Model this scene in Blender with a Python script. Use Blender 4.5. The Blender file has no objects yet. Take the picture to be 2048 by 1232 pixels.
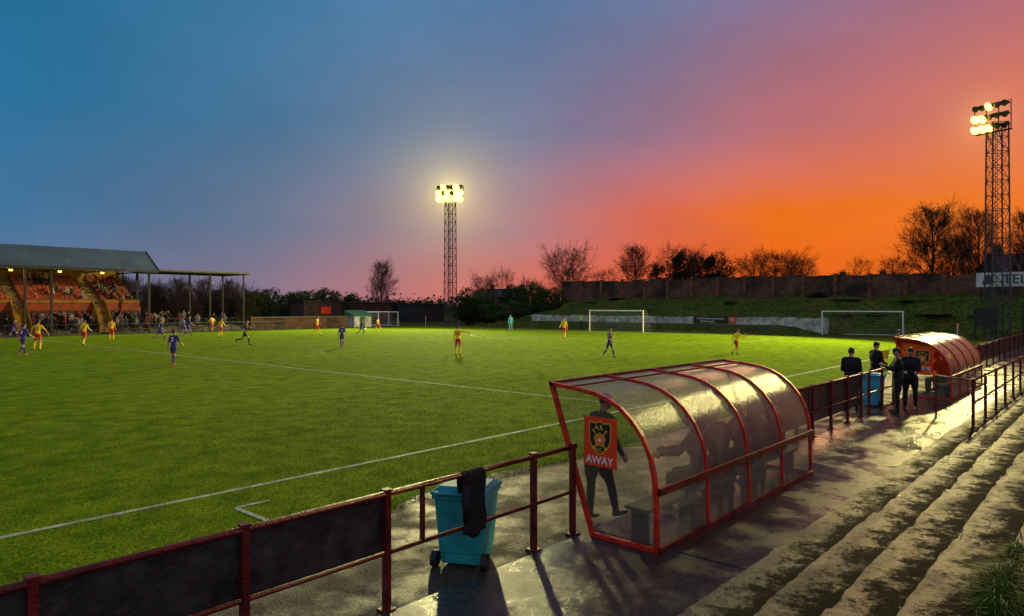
import bpy, bmesh, math, random
import numpy as np
from mathutils import Vector, Matrix
random.seed(7)
C = bpy.context.scene.collection
R = math.radians
SN, CS = 0.666, 0.746
F, HY, CH = 1390.0, 612.0, 3.0
def G(px, py, z=0.0):
    d = F*(CH-z)/(py-HY); x = (px-1024)/F*d
    return (CS*d+SN*x, SN*d-CS*x)
def LB(px, b):
    r = (px-1024)/F; return b*(CS+SN*r)/(SN-CS*r)
def LA(px, a):
    r = (px-1024)/F; return a*(SN-CS*r)/(CS+SN*r)
def dep(a, b): return CS*a+SN*b
def s2l(c):
    o = []
    for v in c:
        v = v/255.0
        o.append(v/12.92 if v <= .04045 else ((v+.055)/1.055)**2.4)
    return tuple(o)+(1,)
def sm(e0, e1, x):
    t = max(0, min(1, (x-e0)/(e1-e0))); return t*t*(3-2*t)
TREAD, RISE = .55, .075

# ---------------- materials
def NT(m):
    m.use_nodes = True; nt = m.node_tree; return nt, nt.nodes, nt.links
def mat(name, col, rough=.6, metal=0., spec=.5, var=.25, vs=3., bump=0., bs=20., emis=None, es=0., coord='Object', coat=0.):
    m = bpy.data.materials.new(name); nt, N, L = NT(m)
    p = N['Principled BSDF']
    p.inputs['Roughness'].default_value = rough; p.inputs['Metallic'].default_value = metal
    p.inputs['Specular IOR Level'].default_value = spec
    if coat: p.inputs['Coat Weight'].default_value = coat
    tc = N.new('ShaderNodeTexCoord'); no = N.new('ShaderNodeTexNoise'); no.inputs['Scale'].default_value = vs; no.inputs['Detail'].default_value = 5
    L.new(tc.outputs[coord], no.inputs['Vector'])
    cr = N.new('ShaderNodeValToRGB'); cr.color_ramp.elements[0].position = .3; cr.color_ramp.elements[1].position = .7
    cr.color_ramp.elements[0].color = tuple(c*(1-var) for c in col[:3])+(1,)
    cr.color_ramp.elements[1].color = tuple(min(1, c*(1+var)) for c in col[:3])+(1,)
    L.new(no.outputs['Fac'], cr.inputs['Fac']); L.new(cr.outputs['Color'], p.inputs['Base Color'])
    if bump:
        n2 = N.new('ShaderNodeTexNoise'); n2.inputs['Scale'].default_value = bs; n2.inputs['Detail'].default_value = 4
        L.new(tc.outputs[coord], n2.inputs['Vector'])
        b = N.new('ShaderNodeBump'); b.inputs['Strength'].default_value = bump; b.inputs['Distance'].default_value = .05
        L.new(n2.outputs['Fac'], b.inputs['Height']); L.new(b.outputs['Normal'], p.inputs['Normal'])
    if emis:
        p.inputs['Emission Color'].default_value = tuple(emis[:3])+(1,); p.inputs['Emission Strength'].default_value = es
    return m
def ramp(N, stops):
    cr = N.new('ShaderNodeValToRGB'); e = cr.color_ramp.elements
    e[0].position = stops[0][0]; e[0].color = stops[0][1]; e[1].position = stops[-1][0]; e[1].color = stops[-1][1]
    for p, c in stops[1:-1]:
        k = e.new(p); k.color = c
    return cr
def ground_mat(name, cols, scales, rough=(.9, .9), bump=.5, bs=30., stretch=(1, 1, 1), rs=1.2, spec=.4, rpos=(.4, .6), bd=.012, steps=False):
    m = bpy.data.materials.new(name); nt, N, L = NT(m); p = N['Principled BSDF']
    ge = N.new('ShaderNodeNewGeometry'); mp = N.new('ShaderNodeMapping'); mp.inputs['Scale'].default_value = stretch
    L.new(ge.outputs['Position'], mp.inputs['Vector'])
    prev = None
    for i, s in enumerate(scales):
        no = N.new('ShaderNodeTexNoise'); no.inputs['Scale'].default_value = s; no.inputs['Detail'].default_value = 6; no.inputs['Roughness'].default_value = .65
        L.new((mp if i == 0 else ge).outputs['Vector' if i == 0 else 'Position'], no.inputs['Vector'])
        c0, c1 = cols[i]
        cr = ramp(N, [(.36, tuple(c0)+(1,)), (.64, tuple(c1)+(1,))]); L.new(no.outputs['Fac'], cr.inputs['Fac'])
        if prev is None: prev = cr.outputs['Color']
        else:
            mx = N.new('ShaderNodeMixRGB'); mx.blend_type = 'MULTIPLY'; mx.inputs['Fac'].default_value = 1
            L.new(prev, mx.inputs[1]); L.new(cr.outputs['Color'], mx.inputs[2]); prev = mx.outputs['Color']
    nr = N.new('ShaderNodeTexNoise'); nr.inputs['Scale'].default_value = rs; nr.inputs['Detail'].default_value = 7; nr.inputs['Roughness'].default_value = .6
    L.new(mp.outputs['Vector'], nr.inputs['Vector'])
    mr = N.new('ShaderNodeMapRange'); mr.inputs['From Min'].default_value = rpos[0]; mr.inputs['From Max'].default_value = rpos[1]
    mr.inputs['To Min'].default_value = rough[0]; mr.inputs['To Max'].default_value = rough[1]
    L.new(nr.outputs['Fac'], mr.inputs['Value']); rout = mr.outputs['Result']; spo = None
    if steps:   # moss and dirt in the back of each tread, clean worn noses
        sx = N.new('ShaderNodeSeparateXYZ'); L.new(ge.outputs['Position'], sx.inputs[0])
        def MA(op, a, b=None, c=None):
            n = N.new('ShaderNodeMath'); n.operation = op
            for i, v in enumerate((a, b, c)):
                if v is None: continue
                if isinstance(v, (int, float)): n.inputs[i].default_value = v
                else: L.new(v, n.inputs[i])
            return n.outputs[0]
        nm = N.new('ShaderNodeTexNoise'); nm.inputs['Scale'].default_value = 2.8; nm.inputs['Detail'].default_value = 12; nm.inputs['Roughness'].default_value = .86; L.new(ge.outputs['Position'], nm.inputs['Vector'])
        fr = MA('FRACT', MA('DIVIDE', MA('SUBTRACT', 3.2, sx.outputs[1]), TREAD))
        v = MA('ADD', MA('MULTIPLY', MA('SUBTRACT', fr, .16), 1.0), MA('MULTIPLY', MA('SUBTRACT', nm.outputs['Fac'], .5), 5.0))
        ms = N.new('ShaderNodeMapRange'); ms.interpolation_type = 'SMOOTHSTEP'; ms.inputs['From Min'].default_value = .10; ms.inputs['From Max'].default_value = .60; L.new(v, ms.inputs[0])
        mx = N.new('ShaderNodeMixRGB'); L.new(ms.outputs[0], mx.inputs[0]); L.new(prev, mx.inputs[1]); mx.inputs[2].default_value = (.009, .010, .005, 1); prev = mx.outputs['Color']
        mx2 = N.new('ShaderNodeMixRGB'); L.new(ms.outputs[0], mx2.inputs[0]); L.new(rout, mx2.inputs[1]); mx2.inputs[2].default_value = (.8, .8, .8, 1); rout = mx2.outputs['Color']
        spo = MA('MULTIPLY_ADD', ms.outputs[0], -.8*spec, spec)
    L.new(prev, p.inputs['Base Color'])
    L.new(rout, p.inputs['Roughness'])
    p.inputs['Specular IOR Level'].default_value = spec
    if spo is not None: L.new(spo, p.inputs['Specular IOR Level'])
    nb = N.new('ShaderNodeTexNoise'); nb.inputs['Scale'].default_value = bs; nb.inputs['Detail'].default_value = 5; nb.inputs['Roughness'].default_value = .7
    L.new(ge.outputs['Position'], nb.inputs['Vector'])
    b = N.new('ShaderNodeBump'); b.inputs['Strength'].default_value = bump; b.inputs['Distance'].default_value = bd
    L.new(nb.outputs['Fac'], b.inputs['Height']); L.new(b.outputs['Normal'], p.inputs['Normal'])
    return m
M = {}
M['pitch'] = ground_mat('pitch_grass', [((.120, .205, .004), (.150, .250, .007)), ((.60, .62, .5), (1.25, 1.2, 1.3)), ((.35, .4, .4), (1.5, 1.45, 1.4))], [.12, 1.6, 22.], (.9, .95), .8, 45., spec=.02, bd=.03)
M['bank'] = ground_mat('bank_grass', [((.040, .07, .009), (.095, .125, .022)), ((.3, .3, .3), (1.5, 1.4, 1.3))], [.5, 3.], (.9, .95), 1., 6., spec=.05, bd=.06)
M['gravel'] = ground_mat('wet_gravel', [((.045, .038, .028), (.085, .075, .055)), ((.2, .2, .2), (1.9, 1.9, 1.9))], [.8, 30.], (.35, .8), 1., 40., rs=1.5, bd=.04, spec=.2)
M['path'] = ground_mat('wet_concrete', [((.013, .013, .014), (.040, .038, .038)), ((.45, .45, .45), (1.5, 1.5, 1.5))], [1.1, 18.], (.09, .42), .8, 34., rs=1.3, spec=.36, bd=.009)
M['terrace'] = ground_mat('worn_terrace_concrete', [((.022, .020, .019), (.060, .054, .050)), ((.35, .35, .35), (1.7, 1.7, 1.7))], [1.4, 13.], (.55, .24), 1., 30., stretch=(.5, 1.3, 1), rs=1.8, spec=.26, rpos=(.38, .62), bd=.02, steps=True)
M['mark'] = ground_mat('worn_line_paint', [((.20, .26, .16), (.55, .62, .50)), ((.4, .5, .35), (1.1, 1.1, 1.1))], [3., 30.], (.8, .8), .5, 30.)
M['markf'] = ground_mat('faded_line_paint', [((.12, .20, .02), (.24, .30, .14)), ((.4, .5, .35), (1.1, 1.1, 1.1))], [3., 30.], (.8, .8), .5, 30.)
M['red'] = mat('wet_red_paint', (.58, .022, .010), .38, 0, .35, .5, 7., .3, 60.)
M['dkred'] = mat('dark_red_paint', (.12, .010, .010), .42, 0, .3, .6, 6., .35, 50.)
M['board'] = mat('dark_board', (.026, .029, .031), .4, 0, .5, .7, 5., .3, 14.)
M['teal'] = mat('teal_plastic', (.02, .30, .33), .5, 0, .3, .3, 4., .05, 40.)
M['tealdk'] = mat('dark_teal_plastic', (.02, .24, .30), .6, 0, .15, .3, 4.)
M['blue'] = mat('light_blue_plastic', (.06, .42, .62), .4)
M['rubber'] = mat('black_rubber', (.012, .012, .012), .6)
M['black'] = mat('black_fabric', (.010, .010, .013), .75, 0, .3, .3, 8., .3, 30.)
M['steel'] = mat('dark_galvanised_steel', (.07, .07, .07), .5, .5, .5, .3, 3.)
M['white'] = mat('white_paint', (.78, .78, .78), .5, 0, .5, .12, 3.)
M['hoard'] = mat('weathered_white_board', (.60, .62, .60), .6, 0, .3, .2, .8)
M['net'] = mat('white_net', (.45, .45, .45), .7)
M['yel'] = mat('yellow_paint', (.26, .14, .010), .6, 0, .3, .5, 1.2)
M['orange'] = mat('orange_seat', (.24, .030, .007), .5, 0, .3, .5, 1.2)
M['roof'] = mat('blue_grey_roof_sheet', (.06, .09, .12), .5, .1, .4, .2, .4)
M['dark'] = mat('dark_steel', (.02, .02, .022), .6, 0, .4, .3, 2.)
M['conc'] = mat('grey_concrete', (.12, .115, .10), .8, 0, .3, .3, 1.5, .3, 8.)
M['bark'] = mat('dark_bark', (.036, .026, .021), .9, 0, .2, .3, 3.)
M['twig'] = mat('bare_twigs', (.050, .030, .022), .9, 0, .2, .3, 1.)
M['leaf'] = mat('dark_leaf', (.05, .08, .018), .8, 0, .2, .5, 1.2)
M['leafdk'] = mat('darkest_leaf', (.022, .024, .012), .8, 0, .2, .5, 1.2)
M['wwhite'] = mat('peeling_white_wall', (.46, .46, .44), .8, 0, .3, .55, 1.6, .3, 8.)
M['green'] = mat('green_roof_felt', (.03, .15, .07), .7)
M['cabin'] = mat('dark_brown_cabin', (.05, .02, .016), .7)
M['slate'] = mat('dark_slate', (.03, .03, .035), .6)
M['signred'] = mat('red_sign', (.85, .055, .012), .35, 0, .4, .06, 2.)
M['signblk'] = mat('black_print', (.01, .01, .01), .35, 0, .5, .05)
M['signyel'] = mat('yellow_print', (.85, .52, .03), .35, 0, .5, .05)
M['signorg'] = mat('orange_print', (.85, .20, .02), .35, 0, .5, .05)
M['signwht'] = mat('white_print', (.85, .85, .85), .35, 0, .5, .05)
M['navy'] = mat('navy_print', (.02, .05, .10), .4)
M['glass_off'] = mat('unlit_lamp_glass', (.03, .03, .03), .3)
M['lit'] = mat('lit_lamp_glass', (.9, .8, .4), .3, emis=(1., .74, .06), es=11.)
M['lit2'] = mat('lit_stand_lamp', (.9, .8, .4), .3, emis=(1., .70, .12), es=3.)
M['blade'] = mat('grass_blade', (.06, .13, .010), .55, 0, .2, .5, 5.)
M['pblade'] = mat('pitch_grass_blade', (.13, .22, .012), .7, 0, .15, .6, 9.)
M['brickp'] = mat('pilaster_brick', (.16, .065, .042), .85, 0, .3, .6, 1.5, .4, 12.)
m = bpy.data.materials.new('old_brick'); nt, N, L = NT(m); p = N['Principled BSDF']
ge = N.new('ShaderNodeNewGeometry'); sx = N.new('ShaderNodeSeparateXYZ'); cx = N.new('ShaderNodeCombineXYZ'); L.new(ge.outputs['Position'], sx.inputs[0])
ad = N.new('ShaderNodeMath'); ad.operation = 'ADD'; L.new(sx.outputs[0], ad.inputs[0]); L.new(sx.outputs[1], ad.inputs[1])
L.new(ad.outputs[0], cx.inputs[0]); L.new(sx.outputs[2], cx.inputs[1])
bk = N.new('ShaderNodeTexBrick'); bk.inputs['Scale'].default_value = 1; bk.inputs['Brick Width'].default_value = .9; bk.inputs['Row Height'].default_value = .3; bk.inputs['Mortar Size'].default_value = .03
bk.inputs['Color1'].default_value = (.13, .055, .036, 1); bk.inputs['Color2'].default_value = (.055, .036, .03, 1); bk.inputs['Mortar'].default_value = (.07, .055, .048, 1)
L.new(cx.outputs[0], bk.inputs['Vector']); no = N.new('ShaderNodeTexNoise'); no.inputs['Scale'].default_value = .45; no.inputs['Detail'].default_value = 6; L.new(ge.outputs['Position'], no.inputs['Vector'])
cr = ramp(N, [(.38, (.3, .32, .34, 1)), (.62, (1.6, 1.3, 1.1, 1))]); L.new(no.outputs['Fac'], cr.inputs[0])
mx = N.new('ShaderNodeMixRGB'); mx.blend_type = 'MULTIPLY'; mx.inputs[0].default_value = 1; L.new(bk.outputs['Color'], mx.inputs[1]); L.new(cr.outputs[0], mx.inputs[2]); L.new(mx.outputs[0], p.inputs['Base Color'])
p.inputs['Roughness'].default_value = .85; M['brick'] = m
def poly_mat(name, clear, tint, diff, blend=.3, vary=.12, rough=.18, dk=(.12, .11, .08, 1)):
    m = bpy.data.materials.new(name); nt, N, L = NT(m); out = N['Material Output']; N.remove(N['Principled BSDF'])
    tc = N.new('ShaderNodeTexCoord'); no = N.new('ShaderNodeTexNoise'); no.inputs['Scale'].default_value = 6.5; no.inputs['Detail'].default_value = 12; no.inputs['Roughness'].default_value = .82
    mp = N.new('ShaderNodeMapping'); mp.inputs['Scale'].default_value = (1.4, 1.4, .6); L.new(tc.outputs['Object'], mp.inputs[0]); L.new(mp.outputs[0], no.inputs['Vector'])
    gr = ramp(N, [(.36, dk), (.62, diff)]); L.new(no.outputs['Fac'], gr.inputs[0])
    tr = N.new('ShaderNodeBsdfTransparent'); tr.inputs[0].default_value = tint
    tl = N.new('ShaderNodeBsdfTranslucent'); L.new(gr.outputs[0], tl.inputs[0])
    df = N.new('ShaderNodeBsdfDiffuse'); L.new(gr.outputs[0], df.inputs[0])
    a = N.new('ShaderNodeMixShader'); a.inputs[0].default_value = .6; L.new(tl.outputs[0], a.inputs[1]); L.new(df.outputs[0], a.inputs[2])
    mr = N.new('ShaderNodeMapRange'); mr.inputs['From Min'].default_value = .35; mr.inputs['From Max'].default_value = .65
    mr.inputs['To Min'].default_value = 1-clear+vary; mr.inputs['To Max'].default_value = 1-clear-vary
    L.new(no.outputs['Fac'], mr.inputs[0])
    b = N.new('ShaderNodeMixShader'); L.new(mr.outputs[0], b.inputs[0]); L.new(tr.outputs[0], b.inputs[1]); L.new(a.outputs[0], b.inputs[2])
    gl = N.new('ShaderNodeBsdfGlossy'); gl.inputs['Roughness'].default_value = rough; gl.inputs[0].default_value = (.9, .9, .9, 1)
    vo = N.new('ShaderNodeTexVoronoi'); vo.inputs['Scale'].default_value = 42; L.new(tc.outputs['Object'], vo.inputs['Vector'])
    bu = N.new('ShaderNodeBump'); bu.inputs['Strength'].default_value = .8; bu.inputs['Distance'].default_value = .006; bu.invert = True; L.new(vo.outputs['Distance'], bu.inputs['Height']); L.new(bu.outputs[0], gl.inputs['Normal'])
    fr = N.new('ShaderNodeLayerWeight'); fr.inputs['Blend'].default_value = blend
    c = N.new('ShaderNodeMixShader'); L.new(fr.outputs['Fresnel'], c.inputs[0]); L.new(b.outputs[0], c.inputs[1]); L.new(gl.outputs[0], c.inputs[2])
    L.new(c.outputs[0], out.inputs['Surface']); return m
M['poly'] = poly_mat('frosted_polycarbonate', .64, (.86, .85, .80, 1), (.46, .45, .42, 1), .23, .10, .22, (.20, .195, .16, 1))
M['polyc'] = poly_mat('clear_polycarbonate', .76, (.86, .86, .83, 1), (.30, .295, .27, 1), .12, .08, .2, (.12, .12, .10, 1))
M['polyo'] = poly_mat('orange_tinted_film', .30, (.8, .16, .035, 1), (.38, .030, .010, 1), .06, .08, .35, (.25, .024, .010, 1))

# ---------------- mesh builder
ORG = {}
class MB:
    def __init__(s): s.v = []; s.f = []
    def add(s, vs, fs):
        n = len(s.v); s.v += [tuple(v) for v in vs]; s.f += [tuple(i+n for i in f) for f in fs]
    def box(s, x0, x1, y0, y1, z0, z1):
        s.add([(x0, y0, z0), (x1, y0, z0), (x1, y1, z0), (x0, y1, z0), (x0, y0, z1), (x1, y0, z1), (x1, y1, z1), (x0, y1, z1)],
              [(0, 3, 2, 1), (4, 5, 6, 7), (0, 1, 5, 4), (1, 2, 6, 5), (2, 3, 7, 6), (3, 0, 4, 7)]); return s
    def tube(s, p, q, r, r2=None, n=8, cap=True):
        p = Vector(p); q = Vector(q); r2 = r if r2 is None else r2; d = (q-p)
        if d.length < 1e-6: return s
        d.normalize(); u = d.orthogonal().normalized(); w = d.cross(u); vs = []
        for c, rr in ((p, r), (q, r2)):
            for i in range(n):
                t = 2*math.pi*i/n; vs.append(c+u*math.cos(t)*rr+w*math.sin(t)*rr)
        fs = [(i, (i+1) % n, n+(i+1) % n, n+i) for i in range(n)]
        if cap: fs += [tuple(range(n-1, -1, -1)), tuple(range(n, 2*n))]
        s.add(vs, fs); return s
    def bar(s, p, q, w, h):
        p = Vector(p); q = Vector(q); d = (q-p).normalized()
        up = Vector((0, 0, 1)) if abs(d.z) < .95 else Vector((0, 1, 0))
        sd = d.cross(up).normalized(); u = sd.cross(d); vs = []
        for c in (p, q):
            for i, j in ((-1, -1), (1, -1), (1, 1), (-1, 1)): vs.append(c+sd*i*w/2+u*j*h/2)
        s.add(vs, [(0, 3, 2, 1), (4, 5, 6, 7), (0, 1, 5, 4), (1, 2, 6, 5), (2, 3, 7, 6), (3, 0, 4, 7)]); return s
    def path(s, pts, w, h):
        for i in range(len(pts)-1): s.bar(pts[i], pts[i+1], w, h)
        return s
    def build(s, name, m, parent=None, smooth=False, world=True):
        me = bpy.data.meshes.new(name); vs = s.v
        if parent is not None:
            o0 = ORG.get(parent.name, Vector((0, 0, 0))) if world else Vector((0, 0, 0))
        else:
            a = np.array(vs); o0 = Vector(((a[:, 0].min()+a[:, 0].max())/2, (a[:, 1].min()+a[:, 1].max())/2, a[:, 2].min())) if world else Vector((0, 0, 0))
        me.from_pydata([(v[0]-o0[0], v[1]-o0[1], v[2]-o0[2]) for v in vs], [], s.f); me.update()
        if smooth: me.polygons.foreach_set('use_smooth', [True]*len(me.polygons))
        me.materials.append(m)
        o = bpy.data.objects.new(name, me); C.objects.link(o)
        if parent is not None: o.parent = parent; ORG[o.name] = o0
        else: o.location = o0; ORG[o.name] = o0.copy()
        return o
def tag(o, label, cat, group=None, kind=None):
    o['label'] = label; o['category'] = cat
    if group: o['group'] = group
    if kind: o['kind'] = kind
    return o
def struct(o, label=None):
    o['kind'] = 'structure'
    if label: o['label'] = label
    return o
def thing(name, label, cat, loc=(0, 0, 0), rz=0, group=None):
    o = bpy.data.objects.new(name, None); C.objects.link(o); o.location = loc; o.rotation_euler = (0, 0, rz); o.empty_display_size = .2
    ORG[o.name] = Vector(loc) ; return tag(o, label, cat, group)
def dup(root, loc, rz=0, sc=None, label=None, group=None):
    r = root.copy(); C.objects.link(r); r.location = loc; r.rotation_euler = (0, 0, rz)
    if sc is not None: r.scale = sc
    if label: r['label'] = label
    if group: r['group'] = group
    elif 'group' in r: del r['group']
    for ch in list(root.children):
        c = ch.copy(); C.objects.link(c); c.parent = r
        for g in ch.children:
            d = g.copy(); C.objects.link(d); d.parent = c
    return r
def text(name, s, size, m, parent, loc, rot, ext=.002, sx=1.):
    cu = bpy.data.curves.new(name, 'FONT'); cu.body = s; cu.size = size; cu.align_x = 'CENTER'; cu.align_y = 'CENTER'; cu.extrude = ext; cu.resolution_u = 3; cu.offset = size*.012
    o = bpy.data.objects.new(name+'_src', cu); C.objects.link(o)
    dg = bpy.context.evaluated_depsgraph_get(); me = bpy.data.meshes.new_from_object(o.evaluated_get(dg)); bpy.data.objects.remove(o)
    me.materials.clear(); me.materials.append(m)
    q = bpy.data.objects.new(name, me); C.objects.link(q); q.parent = parent; q.location = loc; q.rotation_euler = rot; q.scale = (sx, 1, 1); return q

# ---------------- terrain
def hf(a, b):
    mk = 1-sm(62, 80, b); sh = 8*(1-sm(22, 30, b))
    z = .9*sm(69.5+sh, 77+sh, a)
    st = .75*sm(22, 26, b)*mk
    if a > 77.05: z += st*sm(77.05, 77.2, a) + (3.3-st)*sm(76.5+sh*.4, 90, a)**.8 if a < 90 else 3.3
    if a > 150: z *= 1-sm(150, 260, a)
    z *= mk
    if 77.3 < a < 200 and mk > 0: z += (.10*math.sin(a*1.7+b*.9)*math.sin(b*1.3-a*.4)+.12*math.sin(a*.8-b*.45))*mk*sm(77.3, 80+sh, a)
    return z-.012
As = [-3000, -800, -300, -100, -40, 0, 30, 50, 60]+[66+.5*i for i in range(22)]+[77.05, 77.2]+[77.6+.6*i for i in range(22)]+[92, 96, 100, 110, 130, 150, 180, 220, 260, 400, 900, 3000]
As = sorted(set(As))
Bs = [-3000, -800, -200, -60]+[-40+1.5*i for i in range(85)]+[90, 100, 150, 300, 900, 3000]; Bs = sorted(set(Bs))
g = MB(); nb = len(Bs)
for a in As:
    for b in Bs: g.v.append((a, b, hf(a, b)))
for i in range(len(As)-1):
    for j in range(nb-1): g.f.append((i*nb+j, (i+1)*nb+j, (i+1)*nb+j+1, i*nb+j+1))
struct(g.build('ground', M['bank'], None, True, world=False))
g = MB(); a = -30.; xs = []
while a < 70.5: xs.append(a); a += .2
rag = [8.25+.22*math.sin(x*.9)+.12*math.sin(x*2.7+1)+random.uniform(-.09, .09) for x in xs]
for x, r_ in zip(xs, rag): g.v += [(x, r_, .006), (x, 79., .006)]
for i in range(len(xs)-1): g.f.append((2*i, 2*i+2, 2*i+3, 2*i+1))
struct(g.build('pitch', M['pitch'], world=False))
# individual blades over the near part of the pitch
rb = np.random.default_rng(3); n = 70000
bb_ = 8.15+rb.random(n)**1.6*11.5; aa_ = -1+rb.random(n)*25
keep = ~((np.abs(bb_-10.9) < .07)); bb_ = bb_[keep]; aa_ = aa_[keep]; n = len(aa_)
hh_ = .018+.028*rb.random(n); th_ = rb.random(n)*6.283; wx = .005*np.cos(th_); wy = .005*np.sin(th_); lx = rb.normal(0, .014, n); ly = rb.normal(0, .014, n)
V = np.empty((n*3, 3)); V[0::3] = np.c_[aa_-wx, bb_-wy, np.full(n, .004)]; V[1::3] = np.c_[aa_+wx, bb_+wy, np.full(n, .004)]; V[2::3] = np.c_[aa_+lx, bb_+ly, .006+hh_]
me = bpy.data.meshes.new('pitch_grass_blades'); me.from_pydata(V.tolist(), [], np.arange(n*3).reshape(-1, 3).tolist()); me.materials.append(M['pblade'])
o = bpy.data.objects.new('pitch_grass_blades', me); C.objects.link(o); tag(o, 'short grass blades covering the near side of the pitch', 'grass', kind='stuff')
g = MB(); g.add([(-30, 5.4, 0), (72, 5.4, 0), (72, 8.9, 0), (-30, 8.9, 0)], [(0, 1, 2, 3)]); struct(g.build('gravel_track', M['gravel'], world=False))
TB, FB, GA, HA = 10.9, 77.8, 68., 18.
CBb = (TB+FB)/2
def strip(g, a0, b0, a1, b1, w=.12, z=.011):
    d = Vector((a1-a0, b1-b0)); n = max(1, int(d.length/.4)); dn = d.normalized(); pn = Vector((-dn.y, dn.x))
    for i in range(n+1):
        t = i/n; c = Vector((a0, b0))+d*t; w1 = w*random.uniform(.38, .6); w2 = w*random.uniform(.38, .6); k = len(g.v)
        g.v += [(c.x+pn.x*w1, c.y+pn.y*w1, z), (c.x-pn.x*w2, c.y-pn.y*w2, z)]
        if i: g.f.append((k-2, k-1, k+1, k))
def marking(segs, w=.12, z=.011, m='mark'):
    g = MB()
    for q in segs: strip(g, *q, w=w, z=z)
    return struct(g.build('pitch_marking', M[m], world=False))
marking([(-29, TB, GA, TB)], .12); marking([(-29, FB, GA, FB)], .14, .0112); marking([(GA, TB, GA, FB)], .12, .012)
marking([(HA, TB, HA, FB)], .11, .0125)
def arc(ca, cb, r, t0, t1, n=40):
    return [(ca+r*math.cos(t0+(t1-t0)*i/n), cb+r*math.sin(t0+(t1-t0)*i/n), ca+r*math.cos(t0+(t1-t0)*(i+1)/n), cb+r*math.sin(t0+(t1-t0)*(i+1)/n)) for i in range(n)]
marking(arc(HA, CBb, 9.15, 0, 2*math.pi, 60), .11, .013, 'markf')
marking([(GA-16.5, CBb-20.1, GA-16.5, CBb+20.1), (GA-16.5, CBb-20.1, GA, CBb-20.1), (GA-16.5, CBb+20.1, GA, CBb+20.1), (GA-5.5, CBb-9.1, GA-5.5, CBb+9.1), (GA-5.5, CBb-9.1, GA, CBb-9.1), (GA-5.5, CBb+9.1, GA, CBb+9.1)], .12, .0135)
marking(arc(GA-11, CBb, 9.15, math.pi-.92, math.pi+.92, 14), .12, .014)
marking([(4.95, 9.9, 5.5, 9.9), (4.95, 9.87, 4.95, 8.9)], .08, .0145)
g = MB()
for i in range(40):
    a0 = -10+i*2.2; g.box(a0+.006, a0+2.194, 3.0, 5.38, -.1, .03+random.uniform(-.004, .006))
struct(g.build('path', M['path'], world=False))
g = MB(); g.box(-10, 78, 2.9, 5.36, -.12, .018); struct(g.build('path_bed', M['rubber'], world=False))
g = MB(); b = 3.2; z = .02
prof = [(3.2, -.1)]; NS = 7
for k in range(NS):
    z += RISE; prof += [(b, z-.010), (b-.010, z), (b-TREAD, z)]; b -= TREAD
prof += [(-5, z), (-5, -.2)]
xs = [-8+.08*i for i in range(563)]+[37.1+1.0*i for i in range(42)]
P = len(prof); chips = [[0]*len(xs) for _ in range(P+4)]
for k in range(1, P-2):
    r_ = 0; lump = 0
    for i in range(len(xs)):
        r_ = r_*.55+random.uniform(-.012, .008); lump *= .8
        if random.random() < .035: lump = -random.uniform(.02, .07)
        chips[k][i] = r_+lump
for i, x in enumerate(xs):
    for k, (bb, zz) in enumerate(prof):
        kk = (k-1) % 3; row_ = (k-1)//3
        if 1 <= k <= 3*NS and kk in (0, 1): c_ = chips[row_*3+1][i]; g.v.append((x, bb+c_, zz+(c_*.25 if c_ < 0 else 0)+.004*math.sin(x*1.3+row_)))
        elif 1 <= k <= 3*NS: c_ = chips[row_*3+4][i] if row_ < NS-1 else 0; g.v.append((x, bb+c_, zz+.004*math.sin(x*1.3+row_)))
        else: g.v.append((x, bb, zz))
for i in range(len(xs)-1):
    for k in range(P-1): g.f.append((i*P+k, (i+1)*P+k, (i+1)*P+k+1, i*P+k+1))
struct(g.build('terrace_steps', M['terrace'], world=False))

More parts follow.
